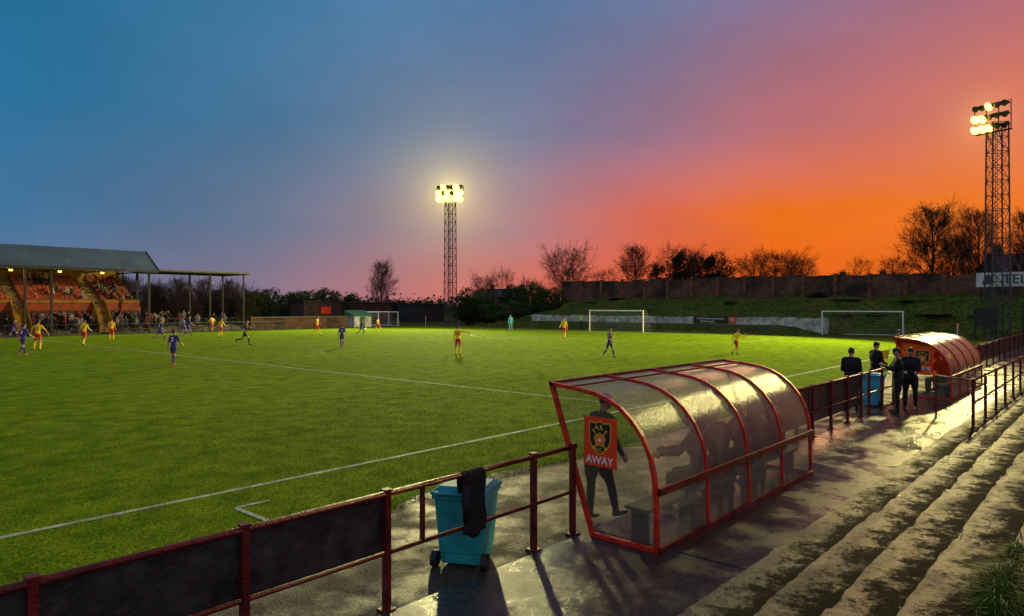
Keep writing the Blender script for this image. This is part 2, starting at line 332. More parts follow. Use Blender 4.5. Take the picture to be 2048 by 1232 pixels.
# ---------------- dugouts
PROF = [(4.27, .03), (4.272, .5), (4.30, .92), (4.36, 1.18), (4.47, 1.40), (4.62, 1.58), (4.79, 1.72), (4.97, 1.81), (5.17, 1.87), (5.5, 1.915), (5.89, 1.945)]
FRONT = (5.2, .03)
def dugout(a0, a1, n, label, word, glass_end, film):
    t = thing('team_dugout', label, 'dugout', ((a0+a1)/2, 4.8, .03)); K = 1.22 if film else 1.
    ar = [a0+(a1-a0)*i/n for i in range(n+1)]
    for i, a in enumerate(ar):
        g = MB(); pts = [(a, b, z) for b, z in PROF]; r_ = .06 if i in (0, n) else .035
        g.path(pts, r_, .050)
        for p in pts[1:-1]: g.tube((p[0]-r_/2+.001, p[1], p[2]), (p[0]+r_/2-.001, p[1], p[2]), .025, n=8)
        if i in (0, n):
            g.bar((a, 5.89, 1.97), (a, FRONT[0], .03), r_, .055); g.bar((a, PROF[0][0]-.02, .05), (a, FRONT[0]+.03, .05), r_-.004, .055)
        g.build('arch_frame', M['red'], t)
    g = MB()
    for z in (.06, .76): g.bar((a0, 4.24, z), (a1, 4.24, z), .05, .06 if z < .5 else .09)
    g.bar((a0, 5.91, 1.955), (a1, 5.91, 1.955), .05, .045); g.bar((a0, 5.52, 1.94), (a1, 5.52, 1.94), .025, .025)
    g.build('rail', M['dkred'], t)
    for i in range(n):
        g = MB(); x0, x1 = ar[i]+.03, ar[i+1]-.03
        for b, z in PROF: g.v += [(x0, b+.004, z-.004), (x1, b+.004, z-.004)]
        for j in range(len(PROF)-1): g.f.append((2*j, 2*j+1, 2*j+3, 2*j+2))
        g.build('canopy_panel', M['poly'], t, True)
    for q, a in enumerate((a0, a1)):
        g = MB(); k = len(PROF)
        if q == 0 and film:
            zc = .80; fb = FRONT[0]+(5.89-FRONT[0])*(zc-.03)/(1.945-.03)
            hi = [(a, b, z) for b, z in PROF if z > zc]; g.v = [(a, 4.29, zc)]+hi+[(a, fb, zc)]; g.f = [tuple(range(len(g.v)))]; g.build('tinted_panel', M['polyo'], t)
            g = MB(); g.v = [(a, 4.27, .03), (a, 4.272, .5), (a, 4.29, zc), (a, fb, zc), (a, *FRONT)]; g.f = [(0, 1, 2, 3, 4)]; g.build('end_panel', glass_end, t)
            g = MB(); g.bar((a-.01, 4.29, zc), (a-.01, fb, zc), .04, .03); g.build('cross_bar', M['red'], t)
        else:
            g.v = [(a, b, z) for b, z in PROF]+[(a, FRONT[0], FRONT[1])]; g.f = [tuple(range(k+1))]
            g.build('end_panel', glass_end, t)
    g = MB(); g.bar((a0+.1, 4.62, .46), (a1-.1, 4.62, .46), .34, .04)
    for i in range(n+1):
        x = a0+.2+(a1-a0-.4)*i/n; g.box(x-.02, x+.02, 4.5, 4.74, .03, .44)
    g.build('bench', M['conc'], t)
    sa = a0-.045; c = 5.06; zc = 1.265; w, h = .25*K, .315*K
    sg = MB(); sg.box(sa-.004, sa+.004, c-w, c+w, zc-h, zc+h); sgo = sg.build('sign', M['signred'], t)
    def pl(pts, lay, name, mm):
        q = MB(); q.v = [(sa-.004-.0025*lay, c-s_*K, zc+v_*K) for s_, v_ in pts]; q.f = [tuple(range(len(pts)))]; return q.build(name, mm, sgo)
    def shield(k): 
        base = [(-.15, .24), (-.075, .225), (0, .25), (.075, .225), (.15, .24), (.165, .19), (.155, .0), (.12, -.08), (.06, -.14), (0, -.175), (-.06, -.14), (-.12, -.08), (-.155, 0), (-.165, .19)]
        return [(x*k, (y-.04)*k+.055) for x, y in base]
    pl(shield(1.02), 1, 'shield_border', M['signyel']); pl(shield(.95), 2, 'shield', M['signblk'])
    q = MB()
    for sgn in (-1, 1):
        d = Vector((sgn*.85, 1)).normalized(); nn = Vector((-d.y, d.x)); p0 = Vector((0, .03))-d*.14; p1 = Vector((0, .03))+d*.14
        k = len(q.v)
        for pt in (p0-nn*.006, p0+nn*.006, p1+nn*.006, p1-nn*.006): q.v.append((sa-.004-.0075, c-pt.x*K, zc+pt.y*K))
        q.f.append((k, k+1, k+2, k+3))
        k = len(q.v); e = p1
        for pt in (e-nn*.018, e+d*.035, e+nn*.018): q.v.append((sa-.004-.0078, c-pt.x*K, zc+pt.y*K))
        q.f.append((k, k+1, k+2))
        k = len(q.v); ce = p0
        for j in range(10): q.v.append((sa-.004-.0080, c-(ce.x+.022*math.cos(j*.628))*K, zc+(ce.y+.022*math.sin(j*.628))*K))
        q.f.append(tuple(range(k, k+10)))
    q.build('crossed_device', M['signyel'], sgo)
    for i in range(5):
        th = math.pi/2+i*2*math.pi/5; ce = Vector((math.cos(th)*.052, .03+math.sin(th)*.052))
        for rr_, mm_, la_ in ((.041, 'signyel', 0), (.034, 'signorg', 1)):
            q = MB(); q.v = [(sa-.004-.010-.0002*i-.0012*la_, c-(ce.x+rr_*math.cos(j*.628))*K, zc+(ce.y+rr_*math.sin(j*.628))*K) for j in range(10)]; q.f = [tuple(range(10))]; q.build('rose_petal', M[mm_], sgo)
    pl([(.022*math.cos(j*.52), .03+.022*math.sin(j*.52)) for j in range(12)], 5.5, 'rose_centre', M['signwht'])
    rot = (R(90), 0, R(-90))
    def tx(nm, s_, size, mm, ds, dz, lay=6):
        o = text(nm, s_, size*K, mm, sgo, (0, 0, 0), rot); o.location = Vector((sa-.004-.0025*lay, c-ds*K, zc+dz*K))-ORG[t.name]; return o
    tx('word', word, .14, M['signwht'], 0, -.235)
    tx('initials', 'A.R.', .085, M['signyel'], 0, .185); tx('initials', 'F.C.', .06, M['signyel'], 0, -.098)
    return t
dugout(7.4, 12.75, 4, 'large red-framed curved dugout with the AWAY sign, nearest the camera', 'AWAY', M['polyc'], False)
dugout(25.6, 31.6, 4, 'red-framed curved dugout with the HOME sign and orange end panel, farther along the path', 'HOME', M['polyc'], True)

# ---------------- railings
def railing(a0, a1, b, posts, boards, label, m=M['dkred'], z0=.03, h=1.13, name='railing', mid=True, subs=()):
    t = thing(name, label, 'railing', (a0, b, z0))
    g = MB(); g.tube((a0, b, z0+h), (a1, b, z0+h), .030, n=10); g.build('top_rail', m, t, True)
    if mid: g = MB(); g.tube((a0, b, z0+.55), (a1, b, z0+.55), .024, n=8); g.build('middle_rail', m, t, True)
    for p in posts:
        g = MB(); g.box(p-.032, p+.032, b-.032, b+.032, z0-.05, z0+h+.03); g.box(p-.042, p+.042, b-.042, b+.042, z0+h+.03, z0+h+.05); g.box(p-.07, p+.07, b-.07, b+.07, z0-.04, z0+.012); g.build('post', m, t)
    for p in subs:
        g = MB(); g.box(p-.02, p+.02, b-.02, b+.02, z0+.56, z0+h-.02); g.build('spindle', m, t)
    for x0, x1, y0, y1 in boards:
        g = MB(); g.box(x0, x1, b+.037, b+.055, z0+y0, z0+y1); g.build('board', M['board'], t)
    return t
railing(-2.5, 7.36, 5.45, [-1.5, -.1, 1.32, 2.80, 4.26, 6.5, 7.29], [(-.12, 1.30, .54, 1.11), (1.34, 2.79, .54, 1.11), (2.82, 4.24, .54, 1.11)], 'dark red tube railing with black boards in the left foreground, ending at the near dugout', subs=[4.72])
railing(12.85, 25.3, 5.45, [14.2, 15.4, 16.4, 17.7, 19., 20.2, 20.97, 22.3, 23.6, 24.9], [(12.9, 14.18, .3, 1.09), (14.22, 15.38, .3, 1.09), (15.42, 16.38, .3, 1.09), (16.5, 17.68, .3, 1.09), (17.72, 18.98, .3, 1.09), (19.02, 20.18, .3, 1.09)], 'dark red railing with black boards between the two dugouts')
railing(31.8, 72, 5.45, [33+2.2*i for i in range(18)], [(33.1+2.2*i, 35.1+2.2*i, .25, 1.08) for i in range(17)], 'dark railing running away beyond the far dugout')
t = railing(19.95, 62, 2.88, [20+1.9*i for i in range(22)], [], 'rusty crush barrier rail on the lowest terrace step at the right', z0=.095, h=1.10)
g = MB(); g.tube((19.95, 2.88, 1.20), (21.3, 3.9, 1.16), .028); g.tube((21.3, 3.9, 1.16), (21.3, 3.9, .03), .028); g.build('return_rail', M['dkred'], t)

# dark coat draped over the rail
t = thing('draped_coat', 'dark coat draped over the railing in front of the teal bin', 'coat', (5.42, 5.4, .5))
g = MB(); nu, nv = 12, 26
for side in (0, 1):
    for j in range(nv+1):
        s_ = j/nv*.98-.26   # along the cloth: negative = field side, positive = path side
        for i in range(nu+1):
            u = i/nu-.5
            if s_ < -.045: y = 5.45+.04; z = 1.16+(s_+.045)
            elif s_ < .045: th = s_/.045*1.57; y = 5.45-.04*math.sin(th); z = 1.155+.04*math.cos(th)
            else: y = 5.45-.04-.02*(s_-.045); z = 1.16-(s_-.045)
            wv = .35*(1-.10*max(0, s_)+.05*math.sin(s_*9))
            g.v.append((5.43+u*wv+.015*math.sin(s_*14), y-.012*math.sin(u*22+s_*5)*(1 if s_ > 0 else .3)+(.008 if side else -.008), z-.035*math.cos(u*7)*(s_ > .5)))
k0 = (nu+1)*(nv+1)
for side in (0, 1):
    for j in range(nv):
        for i in range(nu): q = side*k0+j*(nu+1)+i; g.f.append((q, q+1, q+nu+2, q+nu+1))
for j in range(nv):
    for i in (0, nu): q = j*(nu+1)+i; g.f.append((q, q+nu+1, q+nu+1+k0, q+k0))
for i in range(nu):
    for j in (0, nv): q = j*(nu+1)+i; g.f.append((q, q+1, q+1+k0, q+k0))
g.build('coat_body', M['black'], t, True)
g = MB()
for (p_, q_) in (((5.30, 5.385, 1.02), (5.27, 5.37, .62)), ((5.57, 5.385, 1.0), (5.60, 5.37, .60))): pass
g.tube((5.29, 5.385, 1.05), (5.265, 5.365, .66), .045, .035, n=8); g.build('coat_sleeve', M['black'], t, True)

# wheelie bins
def wheelie(loc, rz, m, md, label, sc=(1, 1, 1)):
    t = thing('wheelie_bin', label, 'bin', loc, rz); t.scale = sc
    def fr(g, z0, z1, w0, d0, w1, d1, oy0=0, oy1=0):
        g.add([(-w0, -d0+oy0, z0), (w0, -d0+oy0, z0), (w0, d0+oy0, z0), (-w0, d0+oy0, z0), (-w1, -d1+oy1, z1), (w1, -d1+oy1, z1), (w1, d1+oy1, z1), (-w1, d1+oy1, z1)],
              [(0, 3, 2, 1), (4, 5, 6, 7), (0, 1, 5, 4), (1, 2, 6, 5), (2, 3, 7, 6), (3, 0, 4, 7)])
    g = MB(); fr(g, .03, .16, .215, .22, .235, .235); fr(g, .16, .84, .235, .24, .272, .285); fr(g, .84, .90, .295, .31, .295, .31)
    o = g.build('bin_body', m, t, world=False); b_ = o.modifiers.new('b', 'BEVEL'); b_.width = .015; b_.segments = 2
    g = MB(); fr(g, .905, .945, .305, .325, .30, .32, 0, 0); fr(g, .945, .985, .29, .30, .24, .20, 0, .0)
    g.tube((-.24, .35, .93), (.24, .35, .93), .018); g.box(-.25, -.21, .30, .36, .91, .95); g.box(.21, .25, .30, .36, .91, .95)
    o = g.build('lid', md, t, world=False); b_ = o.modifiers.new('b', 'BEVEL'); b_.width = .012; b_.segments = 2
    for s_ in (-1, 1):
        g = MB(); g.tube((s_*.24, .25, .1), (s_*.30, .25, .1), .10, n=20); w = g.build('wheel', M['rubber'], t, world=False)
        g = MB(); g.tube((s_*.301, .25, .1), (s_*.307, .25, .1), .045, n=12); g.build('hub', M['steel'], w, world=False)
    return t
wheelie((5.78, 5.87, 0), R(118), M['teal'], M['tealdk'], 'teal wheelie bin with its lid closed, behind the near railing', (1.1, 1.1, .93))
wheelie((22.9, 5.85, 0), R(90), M['blue'], M['blue'], 'light blue bin among the men between the dugouts')

# ---------------- floodlights
def floodlight(loc, rz_head, rz_mast, lit, cols, label, hz=19.2, mw=1.25, half=2.05, pitch_=1.05, off=0., ls=1., mtop=.6, jit=0.):
    t = thing('floodlight_tower', label, 'floodlight tower', loc); rj = random.Random(2)
    cr, sr = math.cos(rz_mast), math.sin(rz_mast); H = hz+mtop
    def rot(x, y, z): return (x*cr-y*sr, x*sr+y*cr, z)
    def W(z): return (mw+(0.25*(1-z/H)))/2
    for sx_, sy_ in ((-1, -1), (1, -1), (1, 1), (-1, 1)):
        g = MB(); g.tube(rot(sx_*W(0), sy_*W(0), 0), rot(sx_*W(H), sy_*W(H), H), .07, n=6); g.build('mast_leg', M['steel'], t, world=False)
    g = MB(); nz = 15; cs = [(-1, -1), (1, -1), (1, 1), (-1, 1)]
    for i in range(nz):
        z0 = H*i/nz; z1 = H*(i+1)/nz
        for k in range(4):
            c0 = cs[k]; c1 = cs[(k+1) % 4]; A, B = (c0, c1) if (i+k) % 2 else (c1, c0)
            g.tube(rot(A[0]*W(z0), A[1]*W(z0), z0), rot(B[0]*W(z1), B[1]*W(z1), z1), .035, n=4, cap=False)
            g.tube(rot(B[0]*W(z0), B[1]*W(z0), z0), rot(A[0]*W(z1), A[1]*W(z1), z1), .022, n=4, cap=False)
            g.tube(rot(c0[0]*W(z1), c0[1]*W(z1), z1), rot(c1[0]*W(z1), c1[1]*W(z1), z1), .035, n=4, cap=False)
    g.build('cross_bracing', M['steel'], t, world=False)
    g = MB()
    for s_ in (-.2, .2): g.tube(rot(s_, .1, 0), rot(s_, .1, H), .03, n=4)
    for i in range(60): g.tube(rot(-.2, .1, i*H/60), rot(.2, .1, i*H/60), .018, n=4)
    g.build('ladder', M['steel'], t, world=False)
    g = MB(); g.box(-1.1, 1.1, -1.1, 1.1, -.3, .12); g.build('footing', M['conc'], t, world=False)
    c, s = math.cos(rz_head), math.sin(rz_head)
    def hr(x, y, z): x += off; return (x*c-y*s, x*s+y*c, z)
    n = cols; rows = len(lit); g = MB()
    for r_ in range(rows): g.bar(hr(-half, .1, hz+r_*pitch_+.3), hr(half, .1, hz+r_*pitch_+.3), .08, .08)
    for x in (-half, -half/3, half/3, half): g.bar(hr(x, .0, hz-.1), hr(x, -.0, hz+rows*pitch_-.3), .08, .08)
    for x in (-half/3, half/3): g.bar(hr(x, 0, hz-.1), hr(x*.8-off*.7, -.5, hz-1.6), .06, .06)
    g.bar(hr(-half, -.1, hz-.1), hr(half, -.1, hz-.1), .5, .05)
    g.build('head_frame', M['steel'], t, world=False)
    for r_ in range(rows):
        for k in range(n):
            ti = R(30+rj.uniform(-1, 1)*jit*12); ya = R(rj.uniform(-1, 1)*jit*16)+R(18)*(jit > .5)
            x = -half+half*2*(k+.5)/n; zc = hz+r_*pitch_+.42; d = Vector((math.sin(ya)*math.cos(ti), math.cos(ya)*math.cos(ti), -math.sin(ti))); p0 = Vector((x, .15, zc))
            g = MB(); g.tube(hr(*p0), hr(*(p0+d*.28*ls)), .16*ls, .30*ls, n=12); g.tube(hr(*(p0+d*.28*ls)), hr(*(p0+d*.42*ls)), .30*ls, .36*ls, n=12)
            g.bar(hr(x, .0, zc-.15), hr(x, 0, zc+.15), .1, .1)
            g.bar(hr(*(p0-d*.16)), hr(*(p0+d*.1)), .34*ls, .3*ls)
            lp = g.build('lamp', M['dark'], t, world=False)
            on = lit[r_][k] == '1'
            g = MB(); g.tube(hr(*(p0+d*.425*ls)), hr(*(p0+d*.45*ls)), (.47 if on else .34)*ls, n=14); g.build('lamp_glass', M['lit'] if on else M['glass_off'], lp, world=False)
    return t
f1 = (74.3, 79.2, 0); f2 = (76., 9.1, 0)
yaw1 = math.atan2(43-79.5, 18-74)-R(90)
floodlight(f1, yaw1, R(20), ['111111', '110101', '010010'], 6, 'distant lattice floodlight tower with most lamps lit, in the middle of the photo', ls=1.08, pitch_=.88, hz=19.4, jit=.3)
floodlight(f2, R(72), R(30), ['00111', '00011', '00100'], 5, 'tall lattice floodlight tower with a few lamps lit, at the right edge', half=1.5, pitch_=.95, off=.40, hz=18.9, ls=.82, jit=.8)
def spot(loc, tgt, power, col, size=R(110), rad=1.2, bl=.6):
    l = bpy.data.lights.new('floodlight_beam', 'SPOT'); l.energy = power; l.color = col; l.spot_size = size; l.spot_blend = bl; l.shadow_soft_size = rad
    o = bpy.data.objects.new('floodlight_beam', l); C.objects.link(o); o.location = loc; o.rotation_euler = (Vector(tgt)-Vector(loc)).to_track_quat('-Z', 'Y').to_euler()
d1 = Vector((18-74, 43-79.5, 0)).normalized()
spot(Vector((74.3, 79.2, 20.4))+d1*1.6, (14, 48, 0), 150000, (1., .88, .36), size=R(88), rad=.9, bl=.7)
spot(Vector((76-1.6, 9.1, 20.6)), (20, 52, 0), 155000, (1., .84, .30), size=R(92), rad=.9, bl=.35)

# ---------------- stand
t = thing('covered_grandstand', 'blue-grey roofed grandstand with orange seats and yellow stairs at the far left', 'grandstand', (18, 86, 0))
SA0, SA1 = 4., 31.3
g = MB(); na = 240
for i in range(na+1):
    a = SA0-.4+(SA1+.9-SA0)*i/na; zz = .03*(i % 2)
    g.v += [(a, 81.4, 6.98+zz), (a, 85.1, 9.28+zz), (a, 92.3, 7.4+zz)]
for i in range(na): g.f += [(3*i, 3*i+3, 3*i+4, 3*i+1), (3*i+1, 3*i+4, 3*i+5, 3*i+2)]
rf = g.build('roof', M['roof'], t)
g = MB(); g.box(SA0-.4, SA1+.4, 81.36, 81.46, 6.72, 6.97); g.bar((SA1+.45, 81.4, 6.95), (SA1+.45, 85.1, 9.22), .08, .25); g.bar((SA1+.45, 85.1, 9.22), (SA1+.45, 92.3, 7.35), .08, .25); g.build('fascia', M['dark'], rf)
for px in (-60, 50, 103, 298):
    a = LB(px, 82); g = MB(); g.box(a-.1, a+.1, 81.9, 82.1, 0, 6.9); g.build('column', M['dark'], t)
for a in (SA1,):
    for b in (86.5, 91): g = MB(); g.box(a-.1, a+.1, b-.1, b+.1, 0, 7.6); g.build('column', M['dark'], t)
g = MB()
for a in [SA0+i*3.9 for i in range(8)]:
    g.bar((a, 81.6, 6.85), (a, 91.9, 6.95), .1, .14); g.bar((a, 81.6, 6.85), (a, 85.1, 9.1), .1, .12); g.bar((a, 85.1, 9.1), (a, 91.9, 7.2), .1, .12); g.bar((a, 85.1, 9.1), (a, 85.1, 6.9), .08, .1)
g.build('roof_truss', M['dark'], t)
g = MB(); g.box(SA0, SA1, 91.7, 91.9, 3, 7.3); g.build('back_wall', M['yel'], t)
aisles = (19.4, 26.9); NR = 8; g = MB()
for k in range(NR): g.box(SA0, SA1, 85.4+.78*k, 86.2+.78*k-.02, .0, 3.0+.40*k)
g.build('seating_deck', M['conc'], t)
bays = [(SA0+.2, aisles[0]-.6), (aisles[0]+.6, aisles[1]-.6), (aisles[1]+.6, SA1-.3)]
for x0, x1 in bays:
    for k in range(NR):
        g = MB(); z = 3.0+.40*k; b = 85.75+.78*k; x = x0
        while x+.5 < x1:
            g.box(x, x+.44, b-.2, b+.2, z+.36, z+.42); g.box(x, x+.44, b+.18, b+.23, z+.42, z+.74); x += .5
        g.box(x0, x1, b+.05, b+.12, z+.0, z+.355)
        g.build('seat_row', M['orange'], t)
for c in aisles:
    g = MB()
    for k in range(NR*2): g.box(c-.5, c+.5, 85.42+.39*k, 85.8+.39*k, 3.0, 3.01+.2*k)
    g.build('aisle_stair', M['yel'], t)
    g = MB()
    for k in range(14): g.box(c-.55, c+.55, 83.0+.17*k, 83.17+.17*k, 0, .2+.2*k)
    g.build('paddock_stair', M['yel'], t)
    g = MB()
    for s_ in (-1, 1): g.add([(c+s_*.6, 82.8, 0), (c+s_*.6, 85.38, 0), (c+s_*.6, 85.38, 3.9), (c+s_*.6, 82.8, 1.1), (c+s_*.68, 82.8, 0), (c+s_*.68, 85.38, 0), (c+s_*.68, 85.38, 3.9), (c+s_*.68, 82.8, 1.1)], [(0, 1, 2, 3), (4, 7, 6, 5), (0, 3, 7, 4), (3, 2, 6, 7), (1, 5, 6, 2), (0, 4, 5, 1)])
    g.build('stair_cheek', M['yel'], t)
for x0, x1 in bays:
    g = MB(); g.box(x0-.1, x1+.1, 85.2, 85.38, 2.5, 3.75); g.build('front_wall', M['orange'], t)
    g = MB(); g.box(x0-.1, x1+.1, 85.22, 85.36, .0, 2.49); g.build('paddock_wall', M['cabin'], t)
    g = MB(); g.box(x0-.1, x1+.1, 85.12, 85.19, 3.35, 3.6); g.build('yellow_band', M['yel'], t)
g = MB()
for k in range(4): g.box(SA0, 42.5, 83.0+.55*k, 83.6+.55*k, 0, .15+.18*k)
g.build('paddock_step', M['conc'], t)
for px in (118, 203, 20):
    a = LB(px, 82.2); g = MB(); g.tube((a, 81.85, 6.62), (a, 82.2, 6.72), .10, n=10); lp = g.build('lamp', M['dark'], t)
    g = MB(); g.tube((a-.14, 81.95, 6.54), (a+.14, 81.95, 6.54), .11, n=10); g.build('lamp_glass', M['lit2'], lp)
    l = bpy.data.lights.new('stand_lamp', 'POINT'); l.energy = 100; l.color = (1., .72, .25); l.shadow_soft_size = .2; o = bpy.data.objects.new('stand_lamp', l); C.objects.link(o); o.location = (a, 83.6, 6.3)
t = thing('flat_canopy', 'open flat-roofed canopy on thin posts adjoining the grandstand', 'canopy', (37, 84, 0))
g = MB(); g.box(SA1+.5, 42.6, 81.6, 88, 6.85, 7.12); g.build('canopy_roof', M['dark'], t)
g = MB(); g.box(SA1+.5, 42.6, 81.52, 81.58, 6.95, 7.1); g.build('gutter', M['steel'], t)
for a in (37.8, 42.0):
    for b in (82, 87.5): g = MB(); g.box(a-.08, a+.08, b-.08, b+.08, 0, 6.84); g.build('post', M['dark'], t)
for i in range(6):
    a = 32.5+1.8*i; t = thing('crush_barrier', 'low black crush barrier under the flat canopy, number %s from the grandstand' % ['one', 'two', 'three', 'four', 'five', 'six'][i], 'barrier', (a, 84, .3))
    g = MB(); g.tube((a-.75, 84, 1.5), (a+.75, 84, 1.5), .05); g.build('bar', M['dark'], t)
    for s_ in (-.7, .7): g = MB(); g.tube((a+s_, 84, .3), (a+s_, 84, 1.5), .045); g.build('leg', M['dark'], t)
railing(-5, 46, 79.5, [-5+1.7*i for i in range(31)], [], 'low dark perimeter railing in front of the grandstand', M['dark'], 0, 1.1)
t = thing('perimeter_wall', 'low brown brick wall right of the flat canopy', 'wall', (50, 82.3, 0))
g = MB(); g.box(43, 57.2, 82, 82.25, 0, 1.5); g.build('wall_body', M['brick'], t); g = MB(); g.box(42.95, 57.25, 81.95, 82.3, 1.5, 1.62); g.build('coping', M['conc'], t)
def cabin(a0, a1, b0, b1, h, label, m, mr, wins=2, sign=False):
    t = thing('cabin', label, 'cabin', ((a0+a1)/2, (b0+b1)/2, 0))
    g = MB(); g.box(a0, a1, b0, b1, 0, h); g.build('wall', m, t); g = MB(); g.box(a0-.2, a1+.2, b0-.2, b1+.2, h, h+.22); g.build('roof', mr, t)
    for i in range(wins):
        x = a0+(a1-a0)*(i+.6)/(wins+.4); f = MB(); f.box(x-.5, x+.5, b0-.06, b0-.003, h*.45, h*.8); w = f.build('window', M['dark'], t)
        f = MB(); f.box(x-.42, x+.42, b0-.07, b0-.062, h*.48, h*.77); f.build('pane', M['glass_off'], w)
    f = MB(); f.box(a0+.5, a0+1.4, b0-.06, b0-.003, 0.02, h*.8); f.build('door', M['slate'], t)
    if sign: f = MB(); f.box(a1-4, a1-2.2, b0-.12, b0-.075, h*.5, h*.8); f.build('sign', M['signred'], t)
    return t
cabin(59, 66, 96, 100, 3.6, 'long dark flat-roofed cabin with a red sign behind the low wall', M['cabin'], M['dark'], 3, True)
cabin(68, 77, 97, 101, 3.5, 'dark single-storey hut right of the red-signed cabin', M['cabin'], M['slate'], 3)
cabin(84, 92, 100, 104, 3.2, 'far low hut between the bare tree and the middle floodlight', M['slate'], M['dark'], 2)
t = thing('storage_shed', 'small white shed with green roof beside the stacked goals', 'shed', (59.5, 82.5, 0))
g = MB(); g.box(58, 61, 81.5, 83.5, 0, 1.7); g.build('wall', M['wwhite'], t)
g = MB(); g.add([(57.8, 81.3, 1.7), (61.2, 81.3, 1.7), (61.2, 83.7, 2.4), (57.8, 83.7, 2.4), (57.8, 81.3, 1.6), (61.2, 81.3, 1.6), (61.2, 83.7, 1.7), (57.8, 83.7, 1.7)], [(0, 1, 2, 3), (4, 7, 6, 5), (0, 4, 5, 1), (1, 5, 6, 2), (2, 6, 7, 3), (3, 7, 4, 0)]); g.build('roof', M['green'], t)
g = MB(); g.box(59, 59.8, 81.44, 81.497, 0, 1.5); g.build('door', M['green'], t)

# ---------------- goals
def goal(loc, rz, label, w=7.32, h=2.44, dp=2., freestand=True, netr=.007, sp=.28):
    t = thing('football_goal', label, 'goal', loc, rz)
    for s_ in (-1, 1):
        g = MB(); g.tube((s_*w/2, 0, 0), (s_*w/2, 0, h), .07, n=10); g.build('post', M['white'], t, world=False)
    g = MB(); g.tube((-w/2-.06, 0, h), (w/2+.06, 0, h), .07, n=10); g.build('crossbar', M['white'], t, world=False)
    g = MB()
    for s_ in (-1, 1):
        if freestand: g.tube((s_*w/2, 0, h), (s_*w/2, dp, .05), .035, n=6)
        else: g.tube((s_*w/2, dp+1.2, 0), (s_*w/2, dp+1.2, h+.2), .04, n=6)
    if freestand: g.tube((-w/2, dp, .05), (w/2, dp, .05), .035, n=6)
    g.build('net_support', M['white'] if freestand else M['dark'], t, world=False)
    g = MB(); n = int(w/sp); top = .9 if not freestand else .02
    for i in range(n+1):
        x = -w/2+w*i/n; pr = (x, 0, h)
        for j in range(1, 7):
            q = (x, dp*j/6 if freestand else (top*j/2 if j < 3 else top+(dp-top)*(j-2)/4), (h*(1-j/6)) if freestand else (h-.02*j if j < 3 else h*(1-(j-2)/4))); g.tube(pr, q, netr, n=3, cap=False); pr = q
    m_ = int(h/sp)
    for k in range(1, m_+1):
        f = k/m_; y = dp*f if freestand else top+(dp-top)*f; z = h*(1-f); g.tube((-w/2, y, z+.01), (w/2, y, z+.01), netr, n=3, cap=False)
        for s_ in (-1, 1): g.tube((s_*w/2, 0, z+.01), (s_*w/2, y, z+.01), netr, n=3, cap=False)
    g.build('net', M['net'], t, world=False)
    return t
goal((GA, CBb+.3, 0.01), R(-90), 'white goal with net on the far goal line of the pitch', freestand=False, netr=.009)
pA = G(1652, 670); pB = G(1797, 673)
mid = ((pA[0]+pB[0])/2, (pA[1]+pB[1])/2); ang = math.atan2(pB[1]-pA[1], pB[0]-pA[0])
goal((mid[0], mid[1], max(0, hf(*mid))), ang, 'spare white goal at the right, before the grass bank', w=7.32, netr=.006)
for i, (px, py, w_, rz) in enumerate(((733, 650, 3.6, -20), (765, 648, 4.6, -48), (752, 644, 4.2, -60))):
    q = (62+3*i, LA(px, 62+3*i))
    goal((q[0], q[1], 0), R(rz), ['small training goal nearest the green-roofed shed', 'wider training goal at the right of the stacked goals', 'training goal stored behind the other two'][i], w=w_, h=2.1, dp=1.2, netr=.012)
for i, (a, b) in enumerate(((GA, FB), (GA, TB))):
    t = thing('corner_flag', ['thin white and red corner flag at the far corner', 'corner flag at the near right corner'][i], 'corner flag', (a, b, 0))
    g = MB(); g.tube((a, b, 0), (a, b, 1.55), .03, n=6); g.build('pole', M['white'], t); g = MB(); g.box(a-.01, a+.01, b-.14, b-.03, 1.1, 1.5); g.build('flag', M['signred'], t)

# ---------------- walls on the bank
t = thing('boundary_wall', 'long dark brick boundary wall with brick pilasters on top of the bank', 'wall', (90.2, 35, 4.1))
g = MB(); nseg = 52; rr = random.Random(3); hh = [6.78+rr.uniform(-.12, .12)-.25*sm(30, 12, 0)*0 for _ in range(nseg)]
hh = [h_-.35*(1-sm(8, 34, -8+77.5*i/nseg)) for i, h_ in enumerate(hh)]
for i in range(nseg): y0 = -8+77.5*i/nseg; y1 = -8+77.5*(i+1)/nseg; g.box(90+.004*(i % 2), 90.3, y0, y1, 2.5, hh[i])
g.build('wall_body', M['brick'], t)
g = MB()
for i in range(nseg):
    y0 = -8+77.5*i/nseg; y1 = -8+77.5*(i+1)/nseg
    if rr.random() < .85: g.box(89.93, 90.37, y0+.01, y1-.01, hh[i]+.002, hh[i]+.11)
g.build('coping', M['brick'], t)
b = 69.3
while b > -7:
    zt = 6.95+rr.uniform(-.08, .05)-.35*(1-sm(8, 34, b)); g = MB(); g.box(89.82, 89.99, b-.22, b+.22, 3., zt); g.box(89.78, 90.42, b-.26, b+.26, zt+.002, zt+.10); g.build('pilaster', M['brickp'], t); b -= 3.83
t = thing('retaining_wall', 'low peeling white wall at the foot of the grass bank', 'wall', (77, 44, .7))
g = MB(); n = 120
for i in range(n+1):
    b = 24+(65-24)*i/n; zt = 1.72+.05*math.sin(b*.7)+random.uniform(-.05, .05); a = 76.9+.15*math.sin(b*.12)
    g.v += [(a, b, -.1), (a, b, zt), (a+.25, b, zt), (a+.25, b, -.1)]
for i in range(n):
    for k in range(3): g.f.append((4*i+k, 4*i+4+k, 4*i+5+k, 4*i+k+1))
g.f += [(0, 1, 2, 3), (4*n, 4*n+3, 4*n+2, 4*n+1)]
g.build('wall_body', M['wwhite'], t)
b0, b1 = LA(1385, 76.4), LA(1455, 76.4)
